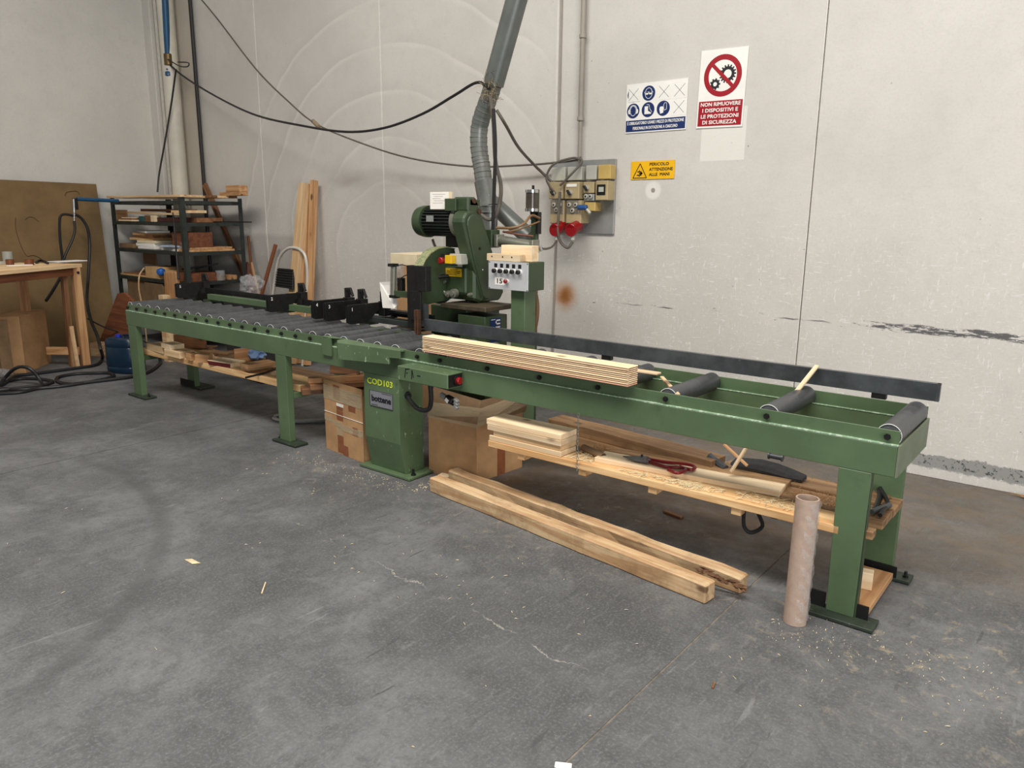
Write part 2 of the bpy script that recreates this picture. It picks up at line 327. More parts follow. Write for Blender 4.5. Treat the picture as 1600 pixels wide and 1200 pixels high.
# wall: paint, trowel arcs, scars, rust bloom, exposed plinth
def wallmat(name, base, detail=True):
    g = G(name, .8, 0, .3); v = g.pos(); x, y, z = g.xyz(v)
    n1 = g.noise(v, .7, 5, .6); col = g.mix(g.ramp(n1, .3, .72), sc(base, .90), sc(base, 1.03))
    n2 = g.noise(v, 9, 6, .7); col = g.mix(g.ramp(n2, .45, .75, 0, .3), col, sc(base, .80))
    gr = g.noise(v, 70, 3, .6); col = g.mix(g.ramp(gr, .45, .8, 0, .3), col, sc(base, .74))
    h = g.mt('ADD', g.mt('MULTIPLY', n2, .5), g.mt('MULTIPLY', g.noise(v, 60, 4, .7), .4))
    if detail:
        # trowel arcs: lit ridge and shaded side painted into the colour
        wx = g.mt('ADD', x, g.mt('MULTIPLY', g.noise(v, 1.1, 2), .5)); 
        dx = g.mt('MULTIPLY', g.mt('ADD', wx, 5.42), .93); dz = g.mt('SUBTRACT', z, 1.2)
        r = g.mt('SQRT', g.mt('ADD', g.mt('MULTIPLY', dx, dx), g.mt('MULTIPLY', dz, dz)))
        saw = g.mt('FRACT', g.mt('MULTIPLY', g.mt('ADD', r, .12), 2.45)); lim = g.mt('MULTIPLY', g.ramp(r, .35, .8), g.ramp(r, 2.3, 2.75, 1, 0))
        lim = g.mt('MULTIPLY', lim, g.mt('MULTIPLY', g.ramp(g.noise(v, .9, 2), .38, .55, .25, 1), g.ramp(x, -4.2, -3.6, 1, 0)))
        line = g.mt('MULTIPLY', g.ramp(saw, .86, .97), g.ramp(saw, .975, 1., 1, 0)); shade = g.ramp(saw, .0, .3, 1, 0)
        col = g.mix(g.mt('MULTIPLY', line, g.mt('MULTIPLY', lim, .34)), col, sc(base, 1.25)); col = g.mix(g.mt('MULTIPLY', shade, g.mt('MULTIPLY', lim, .15)), col, sc(base, .6))
        # low zone scuffs: pale scratches
        lz = g.ramp(z, 1.1, 2.0, 1, .08)
        s1 = g.noise(g.mp(v, scale=(1, 1, .22), rot=(0, .7, 0)), 58, 4, .7, 1.6); s2 = g.noise(g.mp(v, scale=(.2, 1, 1), rot=(0, .4, 0)), 50, 4, .7, 1.8)
        for s_ in (s1, s2): col = g.mix(g.mt('MULTIPLY', g.ramp(s_, .60, .66), g.mt('MULTIPLY', lz, .6)), col, srgb(230, 230, 227))
        # dark specks and nicks
        sp = g.mt('MULTIPLY', g.ramp(g.noise(v, 34, 2, .5), .735, .76), g.ramp(g.noise(v, 3, 2), .45, .6)); col = g.mix(g.mt('MULTIPLY', sp, .8), col, sc(base, .28))
        # scrape line at bench height
        wob = g.mt('ADD', z, g.mt('MULTIPLY', g.noise(v, 5, 4, .7), .04)); 
        band = g.mt('MULTIPLY', g.ramp(wob, .905, .915), g.ramp(wob, .955, .965, 1, 0)); bn = g.noise(g.mp(v, scale=(.35, 1, 2.2)), 26, 5, .75)
        xr = g.ramp(x, -1.35, -1.1, .0, .16); col = g.mix(g.mt('MULTIPLY', band, g.ramp(g.mt('ADD', bn, xr), .635, .665)), col, srgb(96, 96, 96))
        thin = g.mt('MULTIPLY', g.ramp(wob, .927, .930), g.ramp(wob, .936, .939, 1, 0)); col = g.mix(g.mt('MULTIPLY', thin, g.mt('MULTIPLY', g.ramp(g.noise(g.mp(v, scale=(.5, 1, 1)), 3, 2), .5, .56), g.ramp(x, -3.1, -2.8))), col, srgb(110, 110, 108))
        # rust bloom
        rx = g.mt('ADD', x, 3.566); rz = g.mt('SUBTRACT', z, .936); rr = g.mt('ADD', g.mt('SQRT', g.mt('ADD', g.mt('MULTIPLY', rx, rx), g.mt('MULTIPLY', rz, rz))), g.mt('MULTIPLY', g.noise(v, 18, 4), .06))
        col = g.mix(g.ramp(rr, .05, .20, .9, 0), col, srgb(168, 112, 52)); col = g.mix(g.ramp(rr, .03, .12, .75, 0), col, srgb(132, 78, 28))
        # machine's shadow painted as a darker wall band; brownish streaks above
        gx = g.mt('MULTIPLY', g.ramp(x, -7.9, -7.6, 1, 0), g.ramp(z, 1.2, 1.5, 1, 0)); col = g.mix(g.mt('MULTIPLY', g.mt('MULTIPLY', g.ramp(x, -6.7, -7.3, 0, 1), g.ramp(g.mt('ADD', z, g.mt('MULTIPLY', n2, .1)), 1.35, 1.42, 1, 0)), .3), col, srgb(120, 112, 104))
        st = g.mt('MULTIPLY', g.ramp(z, 1.80, 1.86), g.ramp(z, 1.9, 1.96, 1, 0)); col = g.mix(g.mt('MULTIPLY', st, g.mt('MULTIPLY', g.ramp(g.noise(g.mp(v, scale=(.6, 1, 1)), 2.5, 3), .45, .7, 0, .3), g.ramp(x, -3, -3.6, 0, 1))), col, srgb(150, 128, 110))
        # paint worn off at the foot of the wall
        zz = g.mt('ADD', z, g.mt('MULTIPLY', g.noise(v, 9, 6, .8), .09)); foot = g.mt('MULTIPLY', g.ramp(zz, .185, .195, 1, 0), g.ramp(zz, .10, .115)); col = g.mix(g.mt('MULTIPLY', foot, .92), col, srgb(138, 138, 136))
        col = g.mix(g.mt('MULTIPLY', foot, g.ramp(g.noise(v, 40, 5, .7), .56, .62)), col, srgb(70, 70, 68))
        h = g.mt('ADD', h, g.mt('MULTIPLY', foot, -1.2))
        # clean rectangle where a sign was moved
        bx = g.mt('MULTIPLY', g.mt('MULTIPLY', g.ramp(x, -2.446, -2.44), g.ramp(x, -2.125, -2.12, 1, 0)), g.mt('MULTIPLY', g.ramp(z, 1.955, 1.962), g.ramp(z, 2.3, 2.31, 1, 0)))
        col = g.mix(g.mt('MULTIPLY', bx, .75), col, srgb(224, 222, 214))
        px_ = g.mt('ADD', x, 2.80); pz = g.mt('SUBTRACT', z, 1.765); pr = g.mt('SQRT', g.mt('ADD', g.mt('MULTIPLY', px_, px_), g.mt('MULTIPLY', pz, pz))); col = g.mix(g.ramp(pr, .05, .075, .7, 0), col, srgb(226, 224, 218)); col = g.mix(g.ramp(pr, .014, .02, .8, 0), col, srgb(120, 112, 100))
    g.col(col); g.bump(h, .35, .006); return g.m
M_wall = wallmat('painted_concrete_wall', srgb(206, 202, 195)); M_wall2 = wallmat('left_wall_paint', srgb(212, 209, 202), False)
M_pil = wallmat('pillar_concrete', srgb(190, 182, 168), False); M_joint = simple('dark_joint', (.03, .028, .025), .9); M_seal = simple('pale_sealant', srgb(215, 212, 203), .7, 0, .1, 20)

def floormat():
    g = G('concrete_floor', .55, 0, .4); v = g.pos(); x, y, z = g.xyz(v); b = srgb(108, 109, 110)
    n1 = g.noise(v, .9, 6, .65, .3); col = g.mix(g.ramp(n1, .3, .7), sc(b, .50), sc(b, 1.15))
    n2 = g.noise(g.mp(v, loc=(3, 7, 0)), 3.2, 7, .72, .4); col = g.mix(g.ramp(n2, .42, .66, 0, .65), col, sc(b, .40))
    n5 = g.noise(g.mp(v, loc=(1, 2, 0)), 1.7, 6, .7, .6); col = g.mix(g.ramp(n5, .52, .7, 0, .45), col, sc(b, 1.45))
    n3 = g.noise(v, 26, 5, .75); col = g.mix(g.ramp(n3, .46, .72, 0, .6), col, sc(b, .50))
    n6 = g.noise(v, 90, 3, .7); col = g.mix(g.ramp(n6, .45, .75, 0, .5), col, sc(b, 1.5)); n7 = g.noise(g.mp(v, scale=(1, .25, 1)), 34, 5, .75); col = g.mix(g.ramp(n7, .54, .7, 0, .4), col, sc(b, 1.45)); n8 = g.noise(g.mp(v, scale=(1, .4, 1), loc=(4, 0, 0)), 9, 6, .75); col = g.mix(g.ramp(n8, .55, .72, 0, .45), col, sc(b, .42))
    # drag scratches
    for i, (rz, sc_, amt, c2) in enumerate(((.72, 26, .7, .35), (1.05, 18, .45, 1.7), (.45, 44, .6, .4))):
        s_ = g.noise(g.mp(v, scale=(1, .10, 1), loc=(i*5, 0, 0)), sc_, 5, .65, .25); msk = g.ramp(g.noise(g.mp(v, loc=(i*3+2, 1, 0)), 1.3, 3), .48, .62)
        col = g.mix(g.mt('MULTIPLY', g.ramp(s_, .62, .67, 0, amt), msk), col, sc(b, c2))
    # swept tyre arc
    p = [at(110, 715, z=0), at(255, 820, z=0), at(160, 985, z=0)]
    (ax, ay), (bx, by), (cx, cy) = [(q.x, q.y) for q in p]
    D = 2*(ax*(by-cy)+bx*(cy-ay)+cx*(ay-by)); ux = ((ax*ax+ay*ay)*(by-cy)+(bx*bx+by*by)*(cy-ay)+(cx*cx+cy*cy)*(ay-by))/D
    uy = ((ax*ax+ay*ay)*(cx-bx)+(bx*bx+by*by)*(ax-cx)+(cx*cx+cy*cy)*(bx-ax))/D; R = math.hypot(ax-ux, ay-uy)
    dx = g.mt('SUBTRACT', x, ux); dy = g.mt('SUBTRACT', y, uy); rr = g.mt('ABSOLUTE', g.mt('SUBTRACT', g.mt('ADD', g.mt('SQRT', g.mt('ADD', g.mt('MULTIPLY', dx, dx), g.mt('MULTIPLY', dy, dy))), g.mt('MULTIPLY', n1, .06)), R+.03))
    side = g.mt('MULTIPLY', g.ramp(y, -2.6, -2.1), g.ramp(x, ax-.3, ax+.6)); col = g.mix(g.mt('MULTIPLY', g.ramp(rr, .015, .075, .38, 0), side), col, sc(b, .38))
    # hairline crack
    wob = g.mt('ADD', g.mt('ADD', y, g.mt('MULTIPLY', x, .085)), g.mt('MULTIPLY', g.noise(v, 3.5, 5, .75), .22)); k = g.mt('ABSOLUTE', g.mt('ADD', wob, .98-.02))
    cr = g.mt('MULTIPLY', g.ramp(k, .0015, .005, 1, 0), g.mt('MULTIPLY', g.ramp(x, -3.3, -3.1), g.ramp(x, -1.1, -1.0, 1, 0))); col = g.mix(g.mt('MULTIPLY', cr, g.ramp(g.noise(v, 6, 3), .42, .6, 0, .6)), col, srgb(170, 166, 156))
    # sawdust: brown film at the wall, pale drifts round the pedestal and right end
    w1 = g.mt('MULTIPLY', g.ramp(y, .35, 1.1), g.ramp(x, -3.9, -2.8)); dn_ = g.noise(g.mp(v, scale=(.6, 1, 1)), 5, 6, .7); col = g.mix(g.mt('MULTIPLY', w1, g.ramp(dn_, .3, .65, .2, .75)), col, srgb(112, 98, 80)); w2 = g.mt('MULTIPLY', g.mt('MULTIPLY', g.ramp(y, .1, .45), g.ramp(y, .7, 1.1, 1, 0)), g.mt('MULTIPLY', g.ramp(x, -2.95, -2.7), g.ramp(x, -.9, -.5, 1, 0))); col = g.mix(g.mt('MULTIPLY', w2, g.ramp(dn_, .3, .6, .55, .95)), col, srgb(84, 66, 48))  # w2: brown dust under the bench, darkened to paint in the bench's shadow
    def spot(cx, cy, r0_, r1_): 
        a = g.mt('ADD', x, -cx); c_ = g.mt('MULTIPLY', g.mt('ADD', y, -cy), 1.5); return g.ramp(g.mt('SQRT', g.mt('ADD', g.mt('MULTIPLY', a, a), g.mt('MULTIPLY', c_, c_))), r0_, r1_, 1, 0)
    sp = g.noise(g.mp(v, scale=(1, 1, 1), loc=(2, 2, 0)), 13, 7, .78, .8)
    for cx, cy, a_, b_ in ((-3.7, -.15, .1, 1.1), (-.45, -.15, .1, 1.3), (-2.2, .1, .3, 1.4), (.3, .3, .3, 1.4)):
        col = g.mix(g.mt('MULTIPLY', spot(cx, cy, a_, b_), g.ramp(sp, .54, .66, 0, .5)), col, srgb(158, 146, 122))
    g.col(col); g.rough(g.ramp(n2, .3, .7, .42, .7)); g.bump(g.mt('ADD', g.mt('MULTIPLY', n3, .5), n2), .22, .006); return g.m
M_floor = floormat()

# ------------------------------------------------------------------ room
WY = 2.145
fl = struct(MB().box(-10.2, 6, -6, WY+.2, -.12, -.025).build('floor', M_joint))
xs = [-10.2, -5.205, -1.082, 3.0, 6.0]
for a, b in zip(xs[:-1], xs[1:]):
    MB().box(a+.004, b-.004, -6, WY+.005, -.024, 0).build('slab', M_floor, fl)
MB().box(-1.089, -1.075, -6, WY, -.024, -.002).build('joint_filler', simple('dusty_filler', srgb(118, 110, 98), .9, 0, .4, 20), fl)
wb = struct(MB().box(-10.2, 6, WY+.08, WY+.25, -.02, 6.2).build('wall_back', M_joint))
js = [-9.0, -7.712, -5.722, -3.69, -1.657, .376, 2.41, 4.44, 6]
for a, b in zip(js[:-1], js[1:]):
    MB().box(a+.006, b-.006, WY, WY+.09, 0, 6.2).build('panel', M_wall, wb, .004)
for j in js[1:-1]:
    MB().box(j-.0058, j+(-.0005 if j > -2 else .0055), WY+.004, WY+.07, 0, 6.2).build('sealant', M_seal, wb)
struct(MB().box(-10.2, -9.95, -6, WY+.1, 0, 6.2).build('wall_left', M_wall2))
# corner pillar and its trim
struct(MB().box(-9.95, -8.93, WY-.03, WY+.1, 0, 6.2).build('pillar', M_pil, None, .01))
struct(MB().box(-9.96, -9.78, WY-.09, WY-.032, 0, 6.2).build('trim_1', M_wall2, None, .006))
struct(MB().box(-9.75, -9.70, WY-.05, WY-.032, 0, 6.2).build('trim_2', M_seal, None, .004))
d = thing('downpipe', 'thick white drain pipe running down the corner beside the blue pipe', 'pipe', (-9.26, WY-.15, 0))
MB().cyl((-9.27, WY-.15, 0), (-9.27, WY-.15, 6.2), .095, 24).build('pipe', M_whitep, d, smooth=True)
tag(MB().tube([(-8.90, WY-.045, 0), (-8.90, WY-.045, 6.2)], .022, 8, 1).build('gap_strip', M_rubber), 'black strip standing in for the dark gap beside the white drain pipe', 'cable')  # black strip drawn as the dark gap between pillar and wall
tag(MB().tube([(-9.86, 1.3, 0), (-9.86, 1.3, .1), (-9.86, 1.3, .2)], .01, 6, 1).build('tmp', M_rubber)) if 0 else None

# ------------------------------------------------------------------ roller conveyor
B = thing('roller_conveyor', 'long green roller conveyor bench with dark steel rollers and back fence', 'conveyor', (-3.6, .27, 0))
XL, XR = -6.66, -.565; ZB, ZC, ZT = .626, .752, .804
def beamside(y, s, name):
    mb = MB().box(XL, XR, min(y, y+s*.05), max(y, y+s*.05), ZB, ZC-.004)
    mb.build(name, M_green, B, .003)
    MB().box(XL+.02, XR-.0, min(y+s*.012, y+s*.018), max(y+s*.012, y+s*.018), ZC-.01, ZT).build('flange', M_green, B, .001)
    MB().box(XL, XR, min(y, y+s*.012), max(y, y+s*.012), ZC-.004, ZC+.001).build('ledge_strip', M_gledge, B)
beamside(0, 1, 'front_beam'); beamside(.53, -1, 'rear_beam')
MB().box(XL+.5, XR-.01, .478, .482, ZC-.003, ZC+.001).build('ledge_strip', M_gledge, B)
MB().box(XR, XR+.008, 0, .53, ZB, ZC).build('end_plate', simple('dusty_green', srgb(112, 120, 98), .6, 0, .15, 5), B, .001)
MB().box(XL-.004, XL, 0, .53, ZB, ZC).build('end_plate', M_green, B, .001)
small = [-6.626+.1578*i for i in range(22)]
big = [-3.106, -2.925, -2.576, -2.23, -1.882, -1.526, -1.066, -.606]
me0 = None; mec = None; mez = None
def copyobj(o, name, loc, parent=B):
    c = o.copy(); c.name = name; COL.objects.link(c); c.parent = parent; c.location = Vector(loc)-wl(parent); WORLD[c.name] = Vector(loc); return c
for grp, r in ((small, .0445), (big, .0450)):
    rol = cap = None
    for X in grp:
        zc = .778
        if rol is None:
            mb = MB().lathe([(r-.004, 0), (r, .003), (r, .467), (r-.004, .47)], (X, .03, zc), (0, 1, 0), 28)
            rol = mb.build('roller', M_roller, B, smooth=True, origin=(X, .26, zc))
            bolt = MB().cyl((X, .0125, zc), (X, -.006+.0, zc), .0095, 10).cyl((X, .006, zc), (X, -.0, zc), .013, 6).build('axle_bolt', M_black, B, origin=(X, 0, zc))
            ring = MB(); F = Frame((X, .0285, zc), (1, 0, 0), (0, 0, 1)); F.ring(ring, 0, 0, r+.0004, .0024, 0, .0015, 28); rg = ring.build('rim', M_bright, B, origin=(X, .03, zc))
        else:
            copyobj(rol, 'roller', (X, .26, zc)); copyobj(bolt, 'axle_bolt', (X, 0, zc)); copyobj(rg, 'rim', (X, .03, zc))
# legs
M_footg = simple('dirty_green_black', srgb(44, 54, 42), .6, .1, .3, 20, wear=srgb(110, 118, 100), wearamt=.62)
def leg(x0, x1, y0, y1, top=ZB, taper=0, mat=M_green):
    mb = MB(); b0, b1 = x0+taper, x1-taper
    mb.add([(b0, y0, .018), (b1, y0, .018), (b1, y1, .018), (b0, y1, .018), (x0, y0, top), (x1, y0, top), (x1, y1, top), (x0, y1, top)],
           [(3, 2, 1, 0), (4, 5, 6, 7), (0, 1, 5, 4), (1, 2, 6, 5), (2, 3, 7, 6), (3, 0, 4, 7)])
    mb.build('leg', mat, B, .002)
def foot(x0, x1, y0, y1, bx):
    f = MB().box(x0, x1, y0, y1, .004, .018).build('foot_plate', M_footg, B, .002)
    for q in bx: MB().cyl((q, (y0+y1)/2, 0), (q, (y0+y1)/2, .045), .007, 8).cyl((q, (y0+y1)/2, .018), (q, (y0+y1)/2, .027), .013, 6).build('adjuster_bolt', M_black, f)
leg(-6.648, -6.510, 0, .05); foot(-6.70, -6.40, -.035, .075, (-6.43,))
leg(-6.62, -6.50, .48, .53); foot(-6.74, -6.40, .47, .62, (-6.7,))
MB().box(-6.74, -6.50, .47, .476, .018, .07).build('foot_angle', M_black, B)
leg(-4.498, -4.38, 0, .05); foot(-4.545, -4.275, -.035, .075, (-4.52,))
leg(-4.48, -4.38, .48, .53); foot(-4.53, -4.27, .46, .57, (-4.3,))
leg(-.765, -.644, 0, .008, taper=.008); MB().box(-.652, -.644, .008, .045, .018, ZB).build('leg_web', M_dgreen, B)
foot(-.87, -.565, -.055, .05, (-.85,)); MB().box(-.885, -.765, .012, .02, .018, .085).build('foot_angle', M_black, B); MB().box(-.652, -.60, .012, .02, .018, .075).build('foot_angle', M_black, B)
leg(-.745, -.62, .49, .53); foot(-.80, -.545, .48, .57, (-.57,))
MB().box(-.745, -.60, .482, .489, .018, .07).build('foot_angle', M_black, B)
for X in (-4.40,): MB().box(X-.015, X+.03, .05, .48, .322, .362).build('crossbar', M_green, B, .002)
MB().box(-6.56, -6.52, .05, .48, .322, .362).build('crossbar', M_dgreen, B, .002)
MB().box(-.70, -.66, .045, .485, .315, .349).build('crossbar', M_green, B, .002)
# central pedestal
P = MB()
pf = [(0, ZB), (0, .22), (.045, .02), (.2, .02), (.2, ZB)]
P.prism([(-3.576, a, b) for a, b in pf], (.314, 0, 0))
ped = P.build('pedestal', M_gworn, B, .002)
MB().box(-3.645, -3.19, .0, .24, .004, .02).build('foot_plate', M_gworn, B, .002)
for q in ((-3.215, .06), (-3.62, .1)): MB().cyl((q[0], q[1], .004), (q[0], q[1], .06), .008, 8).cyl((q[0], q[1], .02), (q[0], q[1], .032), .015, 6).build('adjuster_bolt', M_black, B)
F = Frame((-3.576, -.0005, 0), (1, 0, 0), (0, 0, 1))
pl = MB(); c0 = F.o; F.rect(pl, .057, .262, .425, .525, 0, .003); pn = pl.build('maker_plate', simple('grey_nameplate', srgb(150, 150, 158), .35, .4, .05), ped, .001)
tb = MB(); 
for q in ((.057, .262, .425, .4275), (.057, .262, .5225, .525), (.057, .0595, .425, .525), (.2595, .262, .425, .525)): F.rect(tb, *q, .003, .0042)
tb.build('plate_border', M_ink, ped)
F.text('plate_lettering', 'bottene', .160, .475, .052, M_ink, ped, .0035, .17, .035)
tb = MB(); F.rect(tb, .165, .250, .513, .5155, .003, .004); F.rect(tb, .07, .125, .434, .437, .003, .004); tb.build('small_print', M_ink, ped)
F.text('painted_code', 'COD103', .15, .578, .052, M_neon, ped, .001, .225, .012)
# deflector plate, guard and switch box on the front edge
g1 = MB().prism([(-3.96, -.002, .69), (-3.96, -.002, .80), (-3.865, -.002, .806), (-3.865, -.002, .69)], (0, -.012, 0)).build('side_guard', M_gworn, B, .001)
MB().prism([(-3.96, -.012, .806), (-3.865, -.014, .806), (-3.76, .03, .806), (-3.96, .03, .806)], (0, 0, .004)).build('side_guard', M_gworn, B, .001)
a = at(530, 541, y=-.03); 
dp = [(-3.775, .03), (-3.775, -.035), (-3.70, -.09), (-3.215, -.03), (-3.215, .03)]
MB().prism([(x_, y_, .795) for x_, y_ in dp], (0, 0, .012)).build('deflector', M_gworn, B, .002)
MB().prism([(-3.777, -.035, .795), (-3.777, -.035, .70), (-3.70, -.09, .70), (-3.70, -.09, .795)], (.006, .006, 0)).build('deflector', M_gworn, B, .001)
MB().prism([(-3.70, -.09, .805), (-3.70, -.09, .702), (-3.295, -.042, .716), (-3.295, -.042, .755), (-3.215, -.032, .758), (-3.215, -.032, .805)], (.002, .01, 0)).build('deflector', M_gworn, B, .001)
bx = MB().box(-3.135, -2.745, -.125, -.002, .66, .742).build('switch_box', M_gworn, B, .004)
MB().box(-2.745, -2.742, -.118, -.012, .667, .735).build('socket_recess', M_black, bx)
MB().cyl((-2.742, -.055, .70), (-2.715, -.055, .70), .020, 16).build('push_button', M_redp, bx, .003)
MB().cyl((-2.742, -.055, .70), (-2.733, -.055, .70), .028, 16).build('button_collar', M_black, bx)
mk = MB(); Fm = Frame((-3.135, -.1255, .66), (1, 0, 0), (0, 0, 1))
for q in ((.06, .02, .07, .075), (.075, .05, .085, .05), (.07, .07, .10, .076), (.115, .02, .12, .07), (.12, .07, .13, .03), (.16, .045, .185, .045)): Fm.line(mk, *q, .006, 0, .0006)
mk.build('scrawl', M_ink, bx)
cg = MB().tube([(-3.262, .07, .517), (-3.20, .03, .50), (-3.08, -.02, .478), (-2.99, -.03, .49), (-2.955, -.04, .55), (-2.95, -.05, .66)], .0135, 10, 6).build('cable', M_rubber, B, smooth=True)
MB().cyl((-3.27, .075, .517), (-3.248, .062, .515), .022, 12).build('cable_gland', M_black, B)
# stop rail with numbered flags
RY = .665
MB().box(-6.30, -4.75, .555, .60, .826, .875).build('rail_beam', M_green, B, .002); MB().box(-4.75, -3.70, .56, .60, .826, .862).build('rail_beam', M_rackm, B, .002)
for X in (-6.3, -5.2, -4.2): MB().box(X-.03, X+.03, .53, .66, .80, .826).build('rail_bracket', M_dgreen, B)
MB().box(-6.60, -3.62, RY, RY+.014, .868, .91).build('stop_rail', M_black, B, .001)
MB().box(-6.35, -3.65, RY+.01, RY+.05, .84, .852).build('stop_rail', M_fence, B)
for X in (-6.1, -5.6, -5.0, -4.0): MB().box(X-.02, X+.02, .60, RY, .86, .872).build('rail_bracket', M_black, B)
for X, y0, num in ((-6.544, .412, '5'), (-5.099, .372, '2'), (-4.522, .357, '4'), (-4.373, .350, '3'), (-4.127, .352, '1')):
    f = MB().prism([(X, y0, .834), (X, y0-.004, .962), (X, RY-.01, .962), (X, RY-.01, .93), (X, y0+.165, .826), (X, y0+.02, .829)], (-.012, 0, 0)).build('stop_flag', M_black, B, .001)
    MB().box(X-.018, X-.010, y0-.010, y0+.02, .84, .955).build('flag_edge', M_black, f)
    Ff = Frame((X, y0, .83), (0, 1, 0), (0, 0, 1)); Ff.text('flag_number', num, .032, .10, .034, M_white, f, .0008, None, .01)
    k = MB().box(X-.035, X+.03, RY-.012, RY+.05, .86, .965).box(X-.03, X-.015, RY+.0, RY+.05, .96, 1.035).box(X-.015, X+.02, RY+.0, RY+.012, 1.015, 1.035).build('flag_carriage', M_black, B, .002)
    MB().cyl((X+.015, RY+.02, 1.035), (X+.045, RY+.02, .975), .011, 10).build('latch_spring', M_black, k)
    MB().box(X-.075, X-.03, RY-.02, RY+.03, .90, .925).build('flag_carriage', M_black, B)
# back fence
MB().box(-3.565, -.532, .52, .526, .828, .904).build('fence', M_fence, B, .001)
MB().box(-3.565, -.532, .526, .545, .898, .904).build('fence', M_fence, B, .001)
MB().box(-.545, -.532, .519, .545, .828, .904).build('fence_end', M_fence, B)
for X in (-3.3, -2.16, -.765): MB().box(X-.03, X+.03, .522, .55, .804, .834).build('fence_bracket', M_black, B, .001)
for X in (-3.601, -3.579): MB().box(X-.008, X+.008, .47, .50, .70, .965).build('blade_slot_post', M_rust, B, .001)
MB().box(-3.98, -3.63, .42, .50, .795, .812).build('saw_bed', M_dgreen, B); MB().box(-3.9, -3.66, .53, .80, .80, .815).build('saw_bed', M_fence, B)

# ------------------------------------------------------------------ lower shelves
sh = thing('hanging_shelf', 'long pine shelf hung by chains under the right half of the bench', 'shelf', (-1.6, .27, .34))
plank('board', (-2.566, .075, .367), (-.74, .075, .367), .15, .034, M_wshelf, sh)
plank('board', (-2.56, .237, .367), (-.615, .237, .367), .165, .034, M_wdust, sh)
plank('board', (-2.56, .41, .367), (-.612, .41, .367), .17, .034, M_wdust, sh)
plank('board', (-.755, .05, .367), (-.62, .05, .367), .05, .034, M_wdust, sh)
for X in (-2.345, -1.96, -1.57, -1.165): MB().box(X-.022, X+.022, .008, .47, .318, .35).build('batten', M_wshelf, sh, .001)
def chain(x, y, z0, z1, par):
    z = z1; k = 0
    while z > z0:
        a = (k % 2)*PI/2 + .3; u = Vector((math.cos(a), math.sin(a), 0))*.005
        pts = [Vector((x, y, z))+u*math.sin(t)+Vector((0, 0, .011*math.cos(t))) for t in [2*PI*i/8 for i in range(9)]]
        MB().tube(pts, .0014, 5, 1).build('chain_link', M_galv, par); z -= .0185; k += 1
chain(-1.978, -.012, .335, .63, sh); chain(-1.95, .50, .36, .63, sh)
ls = thing('lower_shelf', 'thick knotty pine plank shelf under the left end of the bench', 'shelf', (-5.5, .27, .363))
plank('board', (-6.66, .20, .386), (-4.36, .20, .386), .22, .046, M_wshelf, ls)
plank('board', (-6.56, .40, .386), (-4.10, .40, .386), .17, .046, M_wdust, ls)

def block(nm, pa, pb, depth, h, mat, z, label, cat='wood block', grp=None, ang=None):
    """block whose front lower edge runs between two photo points on the surface z"""
    a = at(*pa, z=z); b = at(*pb, z=z); d_ = (b-a); d_.z = 0; L = d_.length; an = math.degrees(math.atan2(d_.y, d_.x))
    n = Vector((-d_.y, d_.x, 0)).normalized(); c = (a+b)/2 + n*depth/2
    o = brick(nm, c, (L, depth, h), an, mat); return tag(o, label, cat, grp)
Z1 = .4095
block('wood_block', (229, 546), (254, 553), .13, .055, M_wood, Z1, 'pale pine block at the far left end of the left lower shelf')
block('wood_block', (257, 555), (281, 561), .13, .055, M_wood, Z1, 'pine block second from the left on the left lower shelf')
block('wood_block', (252, 543), (266, 547), .12, .04, M_woodp, Z1+.056, 'small pale block lying on top of the leftmost two blocks')
block('wood_block', (291, 562), (298, 564), .07, .055, M_woodo, Z1, 'narrow orange-brown offcut between the two pairs of shelf blocks')
block('wood_block', (305, 567), (327, 567), .10, .065, M_woodo, Z1, 'square-cut block showing dark end grain left of the red-edged piece')
rb = thing('red_edged_offcut', 'pale sloping offcut with a dark red edge on the left shelf', 'offcut', at(340, 570, z=Z1))
ra = at(327, 570, z=Z1); rb_ = at(360, 575, z=Z1); dd = (rb_-ra).normalized(); nn = Vector((-dd.y, dd.x, 0))
MB().prism([ra, ra-dd*.02+Vector((0, 0, .035)), rb_+dd*.0+Vector((0, 0, .035)), rb_+Vector((0, 0, .0))], nn*.15).build('body', M_woodp, rb, .001)
MB().prism([ra+nn*-.002, ra-dd*.02+Vector((0, 0, .031))+nn*-.002, rb_+Vector((0, 0, .031))+nn*-.002, rb_+nn*-.002], nn*.003).build('red_edge', simple('dark_red_paint', srgb(100, 18, 26), .5), rb)
block('wood_block', (368, 567), (415, 562), .02, .11, M_woodo, Z1, 'upright brown panel piece standing behind the red-edged offcut', 'wood panel')
block('wood_block', (386, 580), (431, 574), .12, .036, M_wood, Z1, 'lower of two stacked boards behind the middle leg')
block('wood_block', (386, 577), (431, 571), .12, .03, M_woodo, Z1+.0365, 'upper orange board stacked behind the middle leg')
block('wood_block', (424, 586), (440, 590), .08, .02, M_woodp, Z1, 'tiny pale chip of board beside the middle leg')
block('wood_block', (270, 545), (330, 546), .14, .012, M_woodd, Z1, 'thin dark board flat at the back of the left shelf', 'board')
block('wood_block', (272, 541), (320, 545), .03, .1, M_woodd, Z1+.014, 'brown upright block behind the small shelf offcuts')
block('wood_block', (330, 556), (372, 552), .1, .015, M_woodd, Z1, 'thin brown offcut tilted beside the blue film')
block('wood_block', (308, 552), (355, 556), .08, .02, M_wdust, Z1, 'dusty brown strip behind the square-cut block')
tag(MB().tube([at(384, 590, z=Z1+.008), at(412, 583, z=Z1+.01), at(432, 576, z=Z1+.012)], .008, 8, 3).build('iron_rod', M_black), 'dark threaded iron rod lying across the left lower shelf', 'rod')
